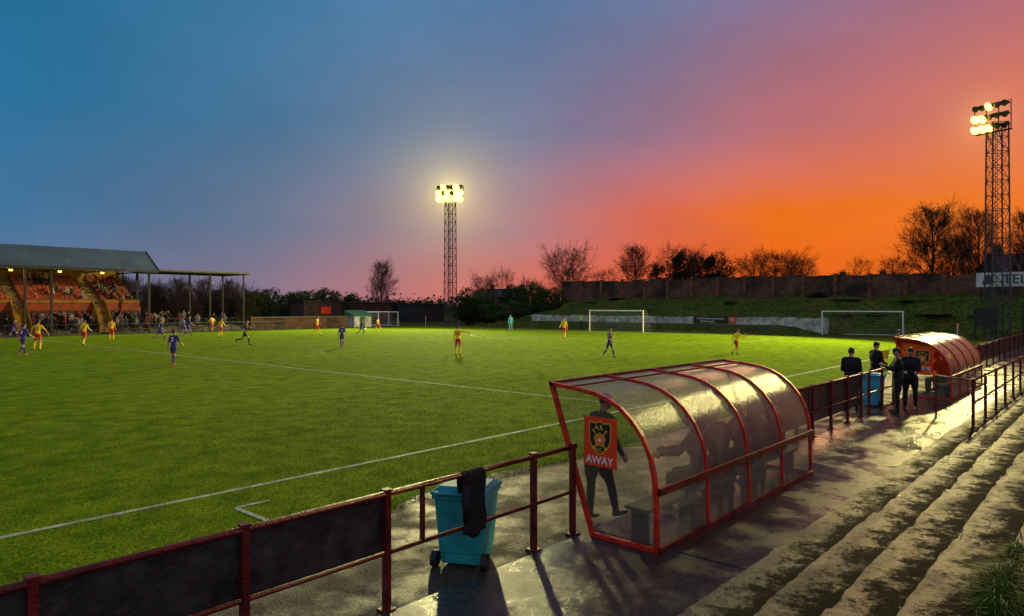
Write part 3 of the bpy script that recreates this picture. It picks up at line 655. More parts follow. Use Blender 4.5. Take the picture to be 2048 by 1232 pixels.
t = thing('advertising_banner', 'black banner with white lettering on the low white wall', 'banner', (76.6, (b0+b1)/2, .95))
g = MB(); g.box(76.58, 76.64, b1, b0, .98, 1.78); g.build('banner_sheet', M['signblk'], t)
for k, s_ in enumerate(('Mobilitie: Anytime soul experience', 'Mobilitie Thoughts...')):
    text('lettering', s_, .30, M['signwht'], t, (-.05, .0 if k == 0 else .3, .58-.34*k), (R(90), 0, R(-90)), sx=.8)
b2, b3 = LA(1457, 76.4), LA(1469, 76.4)
t = thing('small_sign', 'small pink square sign beside the black banner', 'sign', (76.6, (b2+b3)/2, .95))
g = MB(); g.box(76.58, 76.64, b3, b2, .98, 1.78); g.build('sign_board', M['signred'], t); text('lettering', 'FS', .5, M['signwht'], t, (-.05, 0, .42), (R(90), 0, R(-90)))
q0, q1 = LA(1952, 86), LA(2120, 86)
t = thing('white_hoarding', 'white hoarding with dark capital letters at the right edge behind the floodlight', 'hoarding', (86, (q0+q1)/2, 3.2))
d_ = dep(86, q0); zt = CH+66*d_/F; zb = CH+38*d_/F
g = MB(); g.box(85.97, 86.03, q1, q0, zb, zt); g.build('hoarding_board', M['hoard'], t)
for b in (q0-.4, (q0+q1)/2, q1+.4): g = MB(); g.box(86.04, 86.14, b-.06, b+.06, 1.0, zt); g.build('post', M['dark'], t)
zc = (zb+zt)/2
text('lettering', 'TEL', 1.3, M['navy'], t, (-.06, LA(2030, 86)-(q0+q1)/2, zc-3.2), (R(90), 0, R(-90)))
g = MB(); bb = LA(1975, 86); g.v = [(85.95, bb+.5, zb+.25), (85.95, bb-.3, zb+.25), (85.95, bb-.6, zt-.25), (85.95, bb+.2, zt-.25)]; g.f = [(0, 1, 2, 3)]; g.build('logo', M['navy'], t)
t = thing('switch_cabinet', 'dark steel cabinet on legs at the foot of the right floodlight', 'cabinet', (74.2, 9.6, .0))
g = MB(); g.box(73.9, 74.6, 8.9, 10.6, 1.2, 2.8); g.build('cabinet_body', M['dark'], t)
for b in (9., 10.5): g = MB(); g.box(74.1, 74.3, b-.05, b+.05, -.05, 1.2); g.build('leg', M['dark'], t)
t = thing('palisade_fence', 'dark palisade fence right of the right floodlight', 'fence', (78, 4, 0))
g = MB()
for i in range(40): b = 7.4-i*.2; g.box(77.98, 78.02, b-.05, b+.05, -.05, 3.2)
g.build('palings', M['dark'], t); g = MB(); g.box(78.03, 78.08, -.6, 7.5, .6, .7); g.box(78.03, 78.08, -.6, 7.5, 2.8, 2.9); g.build('rail', M['dark'], t)
def house(a, b, w, d, h, rh, rz, label):
    t = thing('house', label, 'house', (a, b, 3.), rz)
    g = MB(); g.box(-w/2, w/2, -d/2, d/2, 0, h); g.build('wall', M['brick'], t, world=False)
    g = MB(); g.v = [(-w/2-.3, -d/2-.3, h), (w/2+.3, -d/2-.3, h), (w/2+.3, d/2+.3, h), (-w/2-.3, d/2+.3, h), (-w/2-.3, 0, h+rh), (w/2+.3, 0, h+rh)]; g.f = [(0, 1, 5, 4), (2, 3, 4, 5), (0, 4, 3), (1, 2, 5), (0, 3, 2, 1)]; rf = g.build('roof', M['slate'], t, world=False)
    for x in (-w/2+.8, w/2-.8):
        g = MB(); g.box(x-.5, x+.5, -.35, .35, h+rh-.6, h+rh+.9); g.box(x-.3, x-.1, -.12, .12, h+rh+.9, h+rh+1.25); g.box(x+.1, x+.3, -.12, .12, h+rh+.9, h+rh+1.25); g.build('chimney', M['brickp'], rf, world=False)
    for x in (-w/4, w/4):
        g = MB(); g.box(x-.6, x+.6, -d/2-.05, -d/2-.003, h-1.8, h-.6); w_ = g.build('window', M['white'], t, world=False); g = MB(); g.box(x-.5, x+.5, -d/2-.06, -d/2-.052, h-1.7, h-.7); g.build('pane', M['glass_off'], w_, world=False)
a_ = 112; house(a_, LA(2085, a_), 12, 8, 4.2, 2.6, R(-60), 'slate-roofed house behind the wall at the right edge')
a_ = 135; house(a_, LA(1725, a_), 8, 6, 3.4, 1.9, R(-80), 'low roof with two chimneys peeping over the wall')
a_ = 125; house(a_, LA(1015, a_), 9, 7, 2.2, 2., R(-50), 'dark low roof left of the end of the brick wall')

# ---------------- trees
def bare_tree(seed, env, ang, nb=46, leaders=1, n2=8, n3=6, n4=4, low=.12, tw=.00105):
    rnd = random.Random(seed); tr = MB(); cr = MB()
    for ld_ in range(leaders):
        p = Vector((0, 0, 0)); dirn = Vector((rnd.uniform(-.3, .3)*(leaders > 1), rnd.uniform(-.3, .3)*(leaders > 1), 1)).normalized(); H = 1.0 if ld_ == 0 else rnd.uniform(.8, .97)
        pts = [p]; ns = 9
        for i in range(ns):
            dirn = (dirn+Vector((rnd.gauss(0, .08), rnd.gauss(0, .08), .04))).normalized(); pts.append(pts[-1]+dirn*H/ns)
        r0 = .020 if leaders == 1 else .013
        for i in range(ns): tr.tube(pts[i], pts[i+1], r0*(1-i/ns)**.8+.0012, r0*(1-(i+1)/ns)**.8+.0012, n=6, cap=False)
        for k in range(nb//leaders):
            f = low+(.95-low)*(k+rnd.random())/(nb//leaders); fi = f*ns; i = min(ns-1, int(fi)); q = pts[i].lerp(pts[i+1], fi-i)
            az = k*2.4+rnd.random(); a1 = R(ang)*rnd.uniform(.7, 1.3); L_ = env(f)*rnd.uniform(.75, 1.1)/max(.55, math.sin(a1))*.75
            d = Vector((math.cos(az)*math.sin(a1), math.sin(az)*math.sin(a1), math.cos(a1)))
            if q.z+d.z*L_ > 1.0: L_ = max(.05, (1.0-q.z)/d.z)
            def br(q, d, L_, r_, lv):
                m_ = q+(d+Vector((rnd.gauss(0, .10), rnd.gauss(0, .10), -.02))).normalized()*L_*.5; e = m_+(d+Vector((rnd.gauss(0, .16), rnd.gauss(0, .16), .14))).normalized()*L_*.5
                s_ = 4 if lv == 1 else 3
                cr.tube(q, m_, r_, r_*.75, n=s_, cap=False); cr.tube(m_, e, r_*.75, r_*.35, n=s_, cap=False)
                if lv >= 4: return
                nn = (n2, n3, n4)[lv-1]
                for j in range(nn):
                    t_ = .2+.8*(j+rnd.random())/nn; qq = q.lerp(m_, t_*2) if t_ < .5 else m_.lerp(e, t_*2-1)
                    ax = Vector((rnd.gauss(0, 1), rnd.gauss(0, 1), rnd.gauss(0, 1))).normalized(); nd = d.copy(); nd.rotate(Matrix.Rotation(rnd.uniform(.5, 1.1), 3, ax)); nd = (nd+Vector((0, 0, .12))).normalized()
                    br(qq, nd, L_*rnd.uniform(.36, .52), max(tw, r_*.48), lv+1)
            br(q, d, L_, .0055*(1.1-f), 1)
    A = np.array(cr.v); zt = np.percentile(A[:, 2], 99.7); xr = np.percentile(np.hypot(A[:, 0], A[:, 1]), 96)
    for mb in (tr, cr): mb.v = [(x*.5/xr, y*.5/xr, z/zt) for x, y, z in mb.v]
    return tr, cr
def proto_tree(name, *a, **k):
    t = thing(name, 'x', 'tree', (0, 0, 0)); tr, cr = bare_tree(*a, **k)
    tr.build('trunk', M['bark'], t, world=False); cr.build('crown', M['twig'], t, world=False); return t
def leafy(seed, n=5000, q=.035, w=1., h=1.):
    rnd = random.Random(seed); cr = MB(); tr = MB(); cl = []
    for i in range(18): 
        th = rnd.random()*6.28; rr = rnd.random()**.6*.36; zc = rnd.uniform(.22, .85); cl.append((rr*math.cos(th)*w*(1.2-zc*.5), rr*math.sin(th)*w*(1.2-zc*.5), zc*h, rnd.uniform(.10, .22)))
    for i in range(n):
        c = rnd.choice(cl); d = Vector((rnd.gauss(0, 1), rnd.gauss(0, 1), rnd.gauss(0, 1))).normalized()*c[3]*rnd.uniform(.6, 1.15); p = Vector(c[:3])+d; p.z = max(.01, p.z)
        u = Vector((rnd.gauss(0, 1), rnd.gauss(0, 1), rnd.gauss(0, .7))).normalized(); v = u.orthogonal().normalized(); s_ = q*rnd.uniform(.3, 1.)
        cr.add([p-u*s_, p-v*s_*.5, p+u*s_, p+v*s_*.5], [(0, 1, 2, 3)])
    for c in cl: tr.tube((0, 0, 0), (c[0]*.8, c[1]*.8, c[2]*.8), .012, .005, n=4, cap=False)
    return tr, cr
def proto_leafy(name, seed, m, cat='shrub', **k):
    t = thing(name, 'x', cat, (0, 0, 0)); tr, cr = leafy(seed, **k)
    tr.build('trunk', M['bark'], t, world=False); cr.build('crown', m, t, world=False); return t
PR = {}
el_ = lambda f: .5*math.sqrt(max(.02, 1-((f-.45)/.60)**2))
PR['round'] = proto_tree('bare_tree', 3, lambda f: el_(f), 58, 66, 2, low=.14)
PR['tall'] = proto_tree('bare_tree', 11, lambda f: .5*(1-f)**.5*min(1, .3+f*3), 44, 66, 1, low=.1)
PR['wide'] = proto_tree('bare_tree', 23, lambda f: el_(f), 52, 62, 3, low=.06)
PR['open'] = proto_tree('bare_tree', 31, lambda f: el_(f)*.9, 48, 46, 1, n2=6, n3=4)
PR['bushdk'] = proto_leafy('evergreen_tree', 5, M['leafdk'], 'tree'); PR['bush'] = proto_leafy('shrub', 8, M['leaf']); PR['bush2'] = proto_leafy('shrub', 18, M['leaf'])
used = set()
def put(kind, px, ytop, wpx, a, label, group=None, b=None, zb=None):
    if b is None: b = LA(px, a)
    elif a is None: a = LB(px, b)
    d = dep(a, b); z0 = hf(a, b)-.1 if zb is None else zb; h = CH+(HY-ytop)*d/F-z0; w = wpx*d/F
    P_ = PR[kind]; rz = random.uniform(0, 6.28)
    if kind not in used:
        used.add(kind); P_.location = (a, b, z0); P_.rotation_euler = (0, 0, rz); P_.scale = (w, w, h); P_['label'] = label
        if group: P_['group'] = group
        return P_
    return dup(P_, (a, b, z0), rz, (w, w, h), label, group)
WT = 'trees standing behind the brick wall'
for i, (k, px, yt, w, a, lb) in enumerate([
    ('round', 1140, 485, 115, 95, 'broad bare tree with a rounded crown at the left end of the brick wall'),
    ('open', 1222, 532, 55, 97, 'small bare tree between the rounded tree and the slim one behind the wall'),
    ('tall', 1270, 487, 68, 95, 'slim bare tree third from the left behind the wall'),
    ('bushdk', 1312, 524, 56, 96, 'small dark dense tree right of the slim bare tree behind the wall'),
    ('round', 1357, 486, 95, 95, 'tallest tree of the dark group behind the wall, above the black banner'),
    ('bushdk', 1362, 502, 82, 95.5, 'dark dense tree behind the wall, above the black banner'),
    ('bushdk', 1425, 508, 90, 95.5, 'dark dense tree behind the wall, right of the black banner'),
    ('wide', 1418, 498, 105, 95, 'bare twiggy tree growing with the dark dense tree right of the black banner'),
    ('wide', 1505, 502, 88, 95, 'bare tree at the left of the broad thicket behind the wall'),
    ('round', 1555, 495, 105, 96, 'bare tree in the middle of the broad thicket behind the wall'),
    ('wide', 1605, 507, 84, 95, 'bare tree at the right of the broad thicket behind the wall'),
    ('open', 1715, 511, 60, 97, 'lone small bare tree against the orange sky'),
    ('round', 1790, 508, 66, 97, 'small bare tree left of the tall one behind the wall'),
    ('tall', 1864, 405, 130, 96, 'tall bare tree at the right, left of the right floodlight'),
    ('wide', 1905, 465, 85, 99, 'bare tree tucked right behind the tall bare tree'),
    ('tall', 1958, 412, 96, 96, 'tall bare tree directly beside the right floodlight mast'),
    ('tall', 2050, 415, 85, 98, 'bare tree cut by the right edge of the photo'),
    ('round', 1930, 488, 85, 94, 'low bare tree between the tall bare trees at the right'),
    ('open', 1680, 540, 50, 94, 'very low bare bush left of the lone small tree behind the wall'),
    ('open', 1190, 538, 50, 94, 'low bare bush at the right foot of the broad rounded tree')]):
    put(k, px, yt, w, a, lb, WT)
put('tall', 762, 518, 56, 92, 'lone bare pointed tree left of the middle floodlight')
put('wide', 965, 541, 66, 98, 'bare tree just right of the middle floodlight'); put('open', 1015, 532, 56, 99, 'bare tree between the middle floodlight and the brick wall'); put('round', 1060, 550, 56, 96, 'low bare tree at the very left end of the brick wall')
for i, px in enumerate(list(range(250, 496, 13))):
    put(['tall', 'wide', 'round', 'open'][i % 4], px, 553+random.uniform(-6, 14)+(px-300)*.04, 46, None, 'bare tree in the wood seen under the flat canopy', 'bare trees of the wood behind the canopy', b=104+random.uniform(-6, 12))
ordn = ['first', 'second', 'third', 'fourth', 'fifth', 'sixth', 'seventh', 'eighth', 'ninth', 'tenth', 'eleventh', 'twelfth', 'thirteenth', 'fourteenth', 'fifteenth', 'sixteenth']
for i, (px, yt, w) in enumerate([(505, 580, 60), (535, 573, 75), (575, 582, 70), (615, 577, 75), (655, 573, 80), (690, 583, 70), (728, 598, 60)]):
    put(['bush', 'bush2'][i % 2], px, yt, w, None, 'rounded green shrub behind the cabins, %s from the left' % ordn[i], 'green shrubs behind the cabins', b=108)
for i, (px, yt, w) in enumerate([(790, 598, 60), (830, 600, 60), (868, 598, 60), (925, 588, 60), (950, 572, 70)]):
    put(['bush2', 'bush'][i % 2], px, yt, w, None, 'low shrub around the middle floodlight, %s from the left' % ordn[i], 'low shrubs around the middle floodlight', b=112 if px < 900 else 95)
for i, (px, yt, w, a) in enumerate([(935, 592, 80, 80), (975, 580, 90, 84), (1020, 567, 90, 86), (1060, 562, 80, 87), (1095, 572, 70, 87), (985, 604, 80, 80), (1035, 600, 80, 81), (945, 612, 60, 78), (1100, 596, 60, 83)]):
    put(['bush', 'bush2', 'bush'][i % 3], px, yt, w, a, 'bramble clump at the left end of the bank, %s of nine' % ordn[i], 'bramble clumps at the left end of the bank')
wd = [(1240, 597, 60, 88.5), (1460, 600, 30, 84), (1635, 582, 50, 88), (1700, 600, 70, 87), (1830, 600, 60, 87), (1870, 632, 90, 84), (1760, 640, 60, 84), (1940, 640, 60, 84), (1690, 636, 50, 83), (1180, 606, 70, 86), (1330, 604, 60, 87), (1540, 606, 70, 86), (1400, 612, 50, 84), (1590, 622, 50, 82), (1290, 620, 40, 81)]
for i, (px, yt, w, a) in enumerate(wd):
    put(['bush', 'bush2', 'bushdk'][i % 3], px, yt, w, a, 'weed clump on the grass bank below the wall, %s clump from the left' % ordn[sorted(x[0] for x in wd).index(px)], 'weed clumps on the grass bank')
g = MB(); rnd = random.Random(4)
for i in range(16000):
    b = rnd.uniform(120, 560); a = LB(rnd.uniform(-60, 1150), b) if b < 300 else LB(rnd.uniform(480, 1150), b); hh_ = (3+1.6*math.sin(a*.11)+1.2*math.sin(a*.37+b*.2))*(.8+b/400); p = Vector((a, b, rnd.random()**.7*hh_)); s_ = rnd.uniform(.3, .8)
    u = Vector((rnd.gauss(0, 1), rnd.gauss(0, 1), rnd.gauss(0, 1))).normalized(); v = u.orthogonal(); g.add([p-u*s_, p-v*s_, p+u*s_, p+v*s_], [(0, 1, 2, 3)])
tag(g.build('distant_wood', M['leafdk'], world=False), 'far dark wood along the horizon at the left', 'wood', kind='stuff')

# ---------------- people
def skeleton(hipL=0, kneeL=0, hipR=0, kneeR=0, shL=0, elL=10, shR=0, elR=10, abL=9, abR=9, inL=0, inR=0, lean=0, head=0, bulk=1., fingers=True, leg=1., legab=4, hat=False):
    S = []; E = []
    th = R(lean); up = Vector((0, math.sin(th), math.cos(th))); fw = Vector((0, math.cos(th), -math.sin(th))); X = Vector((1, 0, 0))
    hip = Vector((0, 0, .93))
    ch = hip+up*.38; sh = hip+up*.52
    for s_, hp, kn in ((-1, hipL, kneeL), (1, hipR, kneeR)):
        h0 = hip+X*s_*.095-up*.03; la = R(legab)*s_
        d = Vector((math.sin(la), math.sin(R(hp)), -math.cos(R(hp)))).normalized(); k = h0+d*.43; d2 = Vector((math.sin(la)*.4, math.sin(R(hp-kn)), -math.cos(R(hp-kn)))).normalized(); an = k+d2*.42
        f = Vector((s_*.12, math.cos(R(hp-kn)), math.sin(R(hp-kn)))).normalized()
        m_ = h0.lerp(k, .62)
        S += [(h0, m_, .092*bulk**.5*leg, .075*leg*bulk**.5, 3), (m_, k, .072*leg, .056*leg, 4), (k, k.lerp(an, .35), .055*leg, .056*leg, 5), (k.lerp(an, .35), an, .056*leg, .038*leg, 5), (an-d2*0+d2*.02-f*.03, an+f*.09+d2*.045, .042, .036, 6), (an+f*.09+d2*.045, an+f*.17+d2*.05, .036, .026, 6)]
    for s_, sa, el, ab, inn in ((-1, shL, elL, abL, inL), (1, shR, elR, abR, inR)):
        p = sh+X*s_*.185; a_ = R(ab); t_ = R(sa)+th*0; d = (X*s_*math.sin(a_)+Vector((0, math.sin(t_), -math.cos(t_)))*math.cos(a_)).normalized(); e = p+d*.30
        t2 = R(sa+el); d2 = (X*s_*math.sin(a_*.6-R(inn))+Vector((0, math.sin(t2), -math.cos(t2)))*math.cos(a_*.6-R(inn))).normalized(); w = e+d2*.25
        S += [(p, e, .056*bulk, .043*bulk, 1), (e, w, .042*bulk, .029*bulk, 2)]
        side = d2.cross(X*s_).normalized()
        if side.length < .1: side = Vector((0, 1, 0))
        nrm = side.cross(d2).normalized()*(-s_)
        S.append((w, w+d2*.085, .027, .030, 0)); S.append((w+d2*.04-side*.018, w+d2*.09-side*.02, .02, .017, 0)); S.append((w+d2*.04+side*.018, w+d2*.09+side*.02, .02, .017, 0))
        if fingers:
            for i, (o_, L_) in enumerate(((-.033, .068), (-.011, .078), (.011, .073), (.033, .056))):
                q = w+d2*.095+side*o_; q1 = q+(d2+side*o_*3)*L_*.55; q2 = q1+(d2*.8+nrm*.5)*L_*.45; S += [(q, q1, .0105, .0095, 0), (q1, q2, .0095, .008, 0)]
            q = w+d2*.04-side*.03; q1 = q-side*.03+d2*.03+nrm*.01; S += [(q, q1, .013, .011, 0), (q1, q1-side*.008+d2*.032, .011, .009, 0)]
    E += [(hip-up*.01, (.155*bulk**.5, .118*bulk**.5, .12), 3), (hip+up*.13, (.148*bulk, .108*bulk, .15), 1), (ch-up*.02, (.178*bulk, .118*bulk, .20), 1)]
    S += [(sh+X*-.14+up*.01, sh+X*.14+up*.01, .068*bulk**.5, .068*bulk**.5, 1), (sh, sh+up*.06, .085*bulk**.5, .06, 1), (sh+up*.04, sh+up*.15, .053, .05, 0)]
    ha = th*.6+R(head); hu = Vector((0, math.sin(ha), math.cos(ha))); hw = Vector((0, math.cos(ha), -math.sin(ha))); hc = sh+up*.12+hu*.105+hw*.015
    E += [(hc, (.076, .095, .115), 0), (hc-hu*.04+hw*.03, (.055, .06, .07), 0), (hc+hw*.1-hu*.01, (.012, .018, .02), 0)]
    for s_ in (-1, 1): E.append((hc+X*s_*.078-hu*.005, (.01, .02, .03), 0))
    E.append((hc+hu*.030-hw*.018, (.083, .098, .105), 7))
    if bulk > 1.1: S.append((hip-X*.07-up*.04, hip+X*.07-up*.04, .135, .135, 1))
    if hat: E.append((hc+hu*.055, (.088, .106, .08), 7))
    return S, E, dict(sh=sh, up=up, fw=fw)
MESH = {}
def pose_mesh(key, vox=.016, dec=None, **kw):
    S, E, inf = skeleton(**kw); bm = bmesh.new()
    for p, q, r0, r1, tg in S:
        for c, r_ in ((p, r0), (q, r1)): bmesh.ops.create_icosphere(bm, subdivisions=2, radius=r_, matrix=Matrix.Translation(c))
        d = q-p
        if d.length > 1e-4: bmesh.ops.create_cone(bm, cap_ends=True, segments=12, radius1=r0, radius2=r1, depth=d.length, matrix=Matrix.Translation((p+q)/2) @ d.to_track_quat('Z', 'Y').to_matrix().to_4x4())
    for c, rr, tg in E: bmesh.ops.create_icosphere(bm, subdivisions=3, radius=1, matrix=Matrix.Translation(c) @ Matrix.Diagonal((*rr, 1)))
    me = bpy.data.meshes.new('tmp'); bm.to_mesh(me); bm.free(); o = bpy.data.objects.new('tmp', me); C.objects.link(o)
    r_ = o.modifiers.new('r', 'REMESH'); r_.mode = 'VOXEL'; r_.voxel_size = vox
    s_ = o.modifiers.new('s', 'SMOOTH'); s_.factor = .5; s_.iterations = 2
    if dec: d_ = o.modifiers.new('d', 'DECIMATE'); d_.ratio = dec
    dg = bpy.context.evaluated_depsgraph_get(); m2 = bpy.data.meshes.new_from_object(o.evaluated_get(dg)); bpy.data.objects.remove(o)
    n = len(m2.vertices); co = np.empty(n*3); m2.vertices.foreach_get('co', co); co = co.reshape(-1, 3); mz = co[:, 2].min()
    npol = len(m2.polygons); pc = np.empty(npol*3); m2.polygons.foreach_get('center', pc); pc = pc.reshape(-1, 3)
    best = np.full(npol, 9.); ti = np.zeros(npol, int)
    for p, q, r0, r1, tg in S:
        p = np.array(p); d = np.array(q)-p; L2 = max(1e-9, d@d); t_ = np.clip(((pc-p)@d)/L2, 0, 1); ds = np.linalg.norm(pc-(p+t_[:, None]*d), axis=1)-(r0+(r1-r0)*t_); k = ds < best; best[k] = ds[k]; ti[k] = tg
    for c, rr, tg in E:
        q = (pc-np.array(c))/np.array(rr); ds = (np.linalg.norm(q, axis=1)-1)*min(rr); k = ds < best-(.002 if tg == 7 else 0); best[k] = ds[k]; ti[k] = tg
    co[:, 2] -= mz; m2.vertices.foreach_set('co', co.ravel()); m2.materials.clear()
    for i in range(8): m2.materials.append(M['black'])
    m2.polygons.foreach_set('material_index', ti.astype('i')); m2.polygons.foreach_set('use_smooth', [True]*npol); m2.update()
    inf['dz'] = mz; MESH[key] = (m2, inf, {}); return m2
pose_mesh('stand', shL=3, shR=5, elL=15, elR=18)
pose_mesh('walk', hipL=22, kneeL=12, hipR=-18, kneeR=22, shL=-22, elL=25, shR=24, elR=35, lean=4)
pose_mesh('run', hipL=48, kneeL=62, hipR=-20, kneeR=38, shL=-40, elL=80, shR=38, elR=85, abL=14, abR=14, lean=12)
pose_mesh('run2', hipL=-24, kneeL=55, hipR=38, kneeR=30, shL=36, elL=80, shR=-38, elR=75, abL=16, abR=16, lean=10)
pose_mesh('wide', hipL=10, kneeL=15, hipR=-6, kneeR=12, abL=40, abR=42, elL=20, elR=20, lean=6, legab=13)
pose_mesh('point', hipL=6, kneeL=6, hipR=-6, kneeR=8, abR=82, inR=-20, shR=10, elR=5, shL=5, elL=20)
J = dict(bulk=1.28, leg=1.14, vox=.014)
pose_mesh('jacket_stand', shL=10, shR=12, elL=65, elR=60, inL=25, inR=28, hat=True, head=10, **J)
pose_mesh('jacket_fold', shL=32, shR=32, elL=85, elR=85, inL=42, inR=42, head=6, hat=True, hipL=4, kneeL=4, legab=7, **J)
pose_mesh('jacket_lean', hipL=2, kneeL=4, hipR=24, kneeR=12, shL=6, shR=8, elL=22, elR=26, inL=6, inR=6, lean=12, head=10, **J)
pose_mesh('sit', hipL=84, kneeL=84, hipR=84, kneeR=80, shL=38, shR=40, elL=40, elR=40, inL=20, inR=20, lean=12, head=6, legab=9, **J)
pose_mesh('far_stand', vox=.03, dec=.5, fingers=False, bulk=1.25, leg=1.12, elL=50, elR=55, inL=20, inR=20, hat=True)
pose_mesh('far_sit', vox=.03, dec=.5, fingers=False, bulk=1.25, leg=1.12, hipL=84, kneeL=84, hipR=84, kneeR=84, shL=30, shR=30, elL=45, elR=45, lean=8)
sk = mat('skin', (.48, .26, .18), .6); hr_ = mat('dark_hair', (.02, .014, .01), .7); ye = mat('yellow_kit', (.90, .62, .02), .6, 0, .3, .1); rd = mat('red_kit', (.62, .02, .02), .6, 0, .3, .1)
pu = mat('purple_kit', (.048, .034, .22), .6, 0, .3, .15); bt = mat('red_boot', (.5, .03, .04), .4); bk_ = mat('black_kit', (.012, .012, .014), .6); cy = mat('pale_blue_kit', (.08, .45, .62), .6); lime = mat('lime_vest', (.45, .85, .05), .6); nv_ = mat('navy_coat', (.02, .025, .05), .6); gy = mat('grey_coat', (.10, .10, .11), .7); rdc = mat('red_coat', (.35, .03, .03), .7); jn = mat('dark_trousers', (.02, .022, .03), .7); cream = mat('cream_coat', (.32, .28, .23), .7)
flg = mat('orange_yellow_flag', (.9, .45, .03), .6)
KIT = {'yellow': [sk, ye, sk, rd, sk, ye, bk_, hr_], 'purple': [sk, pu, sk, pu, sk, pu, bt, hr_], 'ref': [sk, bk_, sk, bk_, sk, bk_, bk_, hr_], 'cyan': [sk, cy, cy, cy, sk, cy, bk_, hr_],
       'steward': [sk, lime, lime, jn, jn, jn, bk_, hr_], 'black': [sk, M['black'], M['black'], M['black'], M['black'], M['black'], bk_, bk_],
       'navy': [sk, nv_, nv_, jn, jn, jn, bk_, hr_], 'grey': [sk, gy, gy, jn, jn, jn, bk_, bk_], 'redc': [sk, rdc, rdc, jn, jn, jn, bk_, hr_], 'cream': [sk, cream, cream, jn, jn, jn, bk_, hr_]}
def person(pose, kit, a, b, rel, label, sc=1., z=0.01, group=None, num=None, cat='person'):
    me, inf, ca = MESH[pose]
    if kit not in ca:
        m2 = me.copy()
        for i in range(8): m2.materials[i] = KIT[kit][i]
        ca[kit] = m2
    o = bpy.data.objects.new('person', ca[kit]); C.objects.link(o); o.location = (a, b, z); o.scale = (sc, sc, sc); o.rotation_euler = (0, 0, R(41.76-90+rel)); tag(o, label, cat, group)
    if num:
        c = inf['sh']-inf['up']*.14-inf['fw']*.135; c.z -= inf['dz']
        text('shirt_number', num, .28, M['signwht'] if kit != 'yellow' else rd, o, c, (R(90)-math.asin(inf['up'].y), 0, 0), .004)
    return o
PL = 'footballers on the pitch'
for pose, kit, px, yt, yf, rel, num, lb in [
    ('run', 'purple', 25, 636, 680, -60, None, 'footballer in purple kit running at the far left edge near the stand'),
    ('walk', 'purple', 46, 648, 712, -15, '3', 'footballer in purple kit with number 3 on the back, at the far left'),
    ('wide', 'yellow', 75, 640, 702, 5, '12', 'footballer in yellow shirt and red shorts with number 12, arms spread'),
    ('walk', 'yellow', 168, 640, 692, 0, '14', 'footballer in yellow shirt with number 14, second yellow player from the left'),
    ('stand', 'yellow', 223, 638, 682, 10, '8', 'footballer in yellow shirt standing in front of the yellow stairs'),
    ('run2', 'purple', 320, 638, 684, -20, '6', 'footballer in purple kit with number 6 below the stand end'),
    ('walk', 'purple', 347, 660, 732, -5, '2', 'footballer in purple kit with number 2, nearest player on the left half'),
    ('run', 'purple', 367, 630, 672, 60, None, 'footballer in purple kit, left of a close pair under the canopy'),
    ('walk', 'purple', 377, 632, 674, -60, None, 'footballer in purple kit, right of a close pair under the canopy'),
    ('run2', 'yellow', 425, 630, 663, 60, None, 'footballer in yellow shirt, far one left of the referee'),
    ('walk', 'yellow', 442, 636, 676, -30, '4', 'footballer in yellow shirt just left of the referee'),
    ('run2', 'ref', 490, 638, 690, -80, None, 'referee in all-black kit running right'),
    ('walk', 'yellow', 634, 632, 672, -100, None, 'footballer in yellow shirt in front of the green-roofed shed'),
    ('walk', 'purple', 684, 650, 696, 0, '7', 'footballer in purple kit with number 7 near the pitch centre'),
    ('run', 'purple', 722, 637, 671, -80, None, 'footballer in purple kit by the training goals'),
    ('run', 'yellow', 757, 634, 662, 60, None, 'footballer in yellow shirt running before the training goals'),
    ('point', 'yellow', 916, 653, 711, 0, '10', 'footballer in yellow shirt and red shorts pointing right, below the middle floodlight'),
    ('stand', 'cyan', 1021, 630, 663, 180, None, 'goalkeeper in pale blue kit standing far right of the middle floodlight'),
    ('walk', 'yellow', 1128, 636, 678, 160, None, 'footballer in yellow shirt left of the far goal'),
    ('stand', 'steward', 1162, 628, 656, 180, None, 'steward in lime vest behind the far goal line'),
    ('walk', 'purple', 1219, 657, 716, -140, None, 'footballer in purple kit in front of the far goal'),
    ('run', 'yellow', 1472, 657, 710, -60, None, 'footballer in yellow shirt and red shorts running, rightmost on the pitch')]:
    a, b = G(px, yf)
    if kit == 'steward': a, b = 71.5, LA(1162, 71.5)
    d = dep(a, b); h = (yf-yt)*d/F; person(pose, kit, a, b, rel, lb, max(.93, min(1.12, h/1.8)), .012 if kit != 'steward' else max(.01, hf(a, b)), PL if kit != 'steward' else None, num)
a, b = G(731, 660); g = bmesh.new(); bmesh.ops.create_icosphere(g, subdivisions=3, radius=.13); me = bpy.data.meshes.new('football'); g.to_mesh(me); g.free(); me.materials.append(M['white']); o = bpy.data.objects.new('football', me); C.objects.link(o); o.location = (a, b, .14); tag(o, 'white ball on the grass beside the players at the training goals', 'ball')
person('jacket_stand', 'black', 21.1, 5.95, -30, 'man in black jacket and cap standing behind the railing, leftmost of the four', 1.0, .0)
person('jacket_stand', 'black', 25.0, 6.3, -75, 'man in black jacket standing farther back, second from left of the four', 1.0, 0)
person('jacket_fold', 'black', 21.5, 4.86, 70, 'man in black jacket with folded arms on the path, third of the four', .99, .035)
person('jacket_stand', 'black', 22.6, 4.78, 150, 'man in black jacket facing the camera on the path, rightmost of the four', .97, .035)
person('stand', 'black', 38.2, 8.6, -100, 'assistant referee in black on the touchline above the home dugout', 1.0, .01)
t = thing('linesman_flag', 'orange and yellow flag held by the assistant referee', 'flag', (37.85, 8.9, .6)); g = MB(); g.tube((37.85, 8.9, .95), (37.75, 9.0, .35), .012, n=6); g.build('stick', M['dark'], t); g = MB(); g.add([(37.84, 8.91, .85), (37.76, 8.99, .4), (37.5, 9.2, .38), (37.52, 9.2, .8)], [(0, 1, 2, 3)]); g.build('cloth', flg, t)
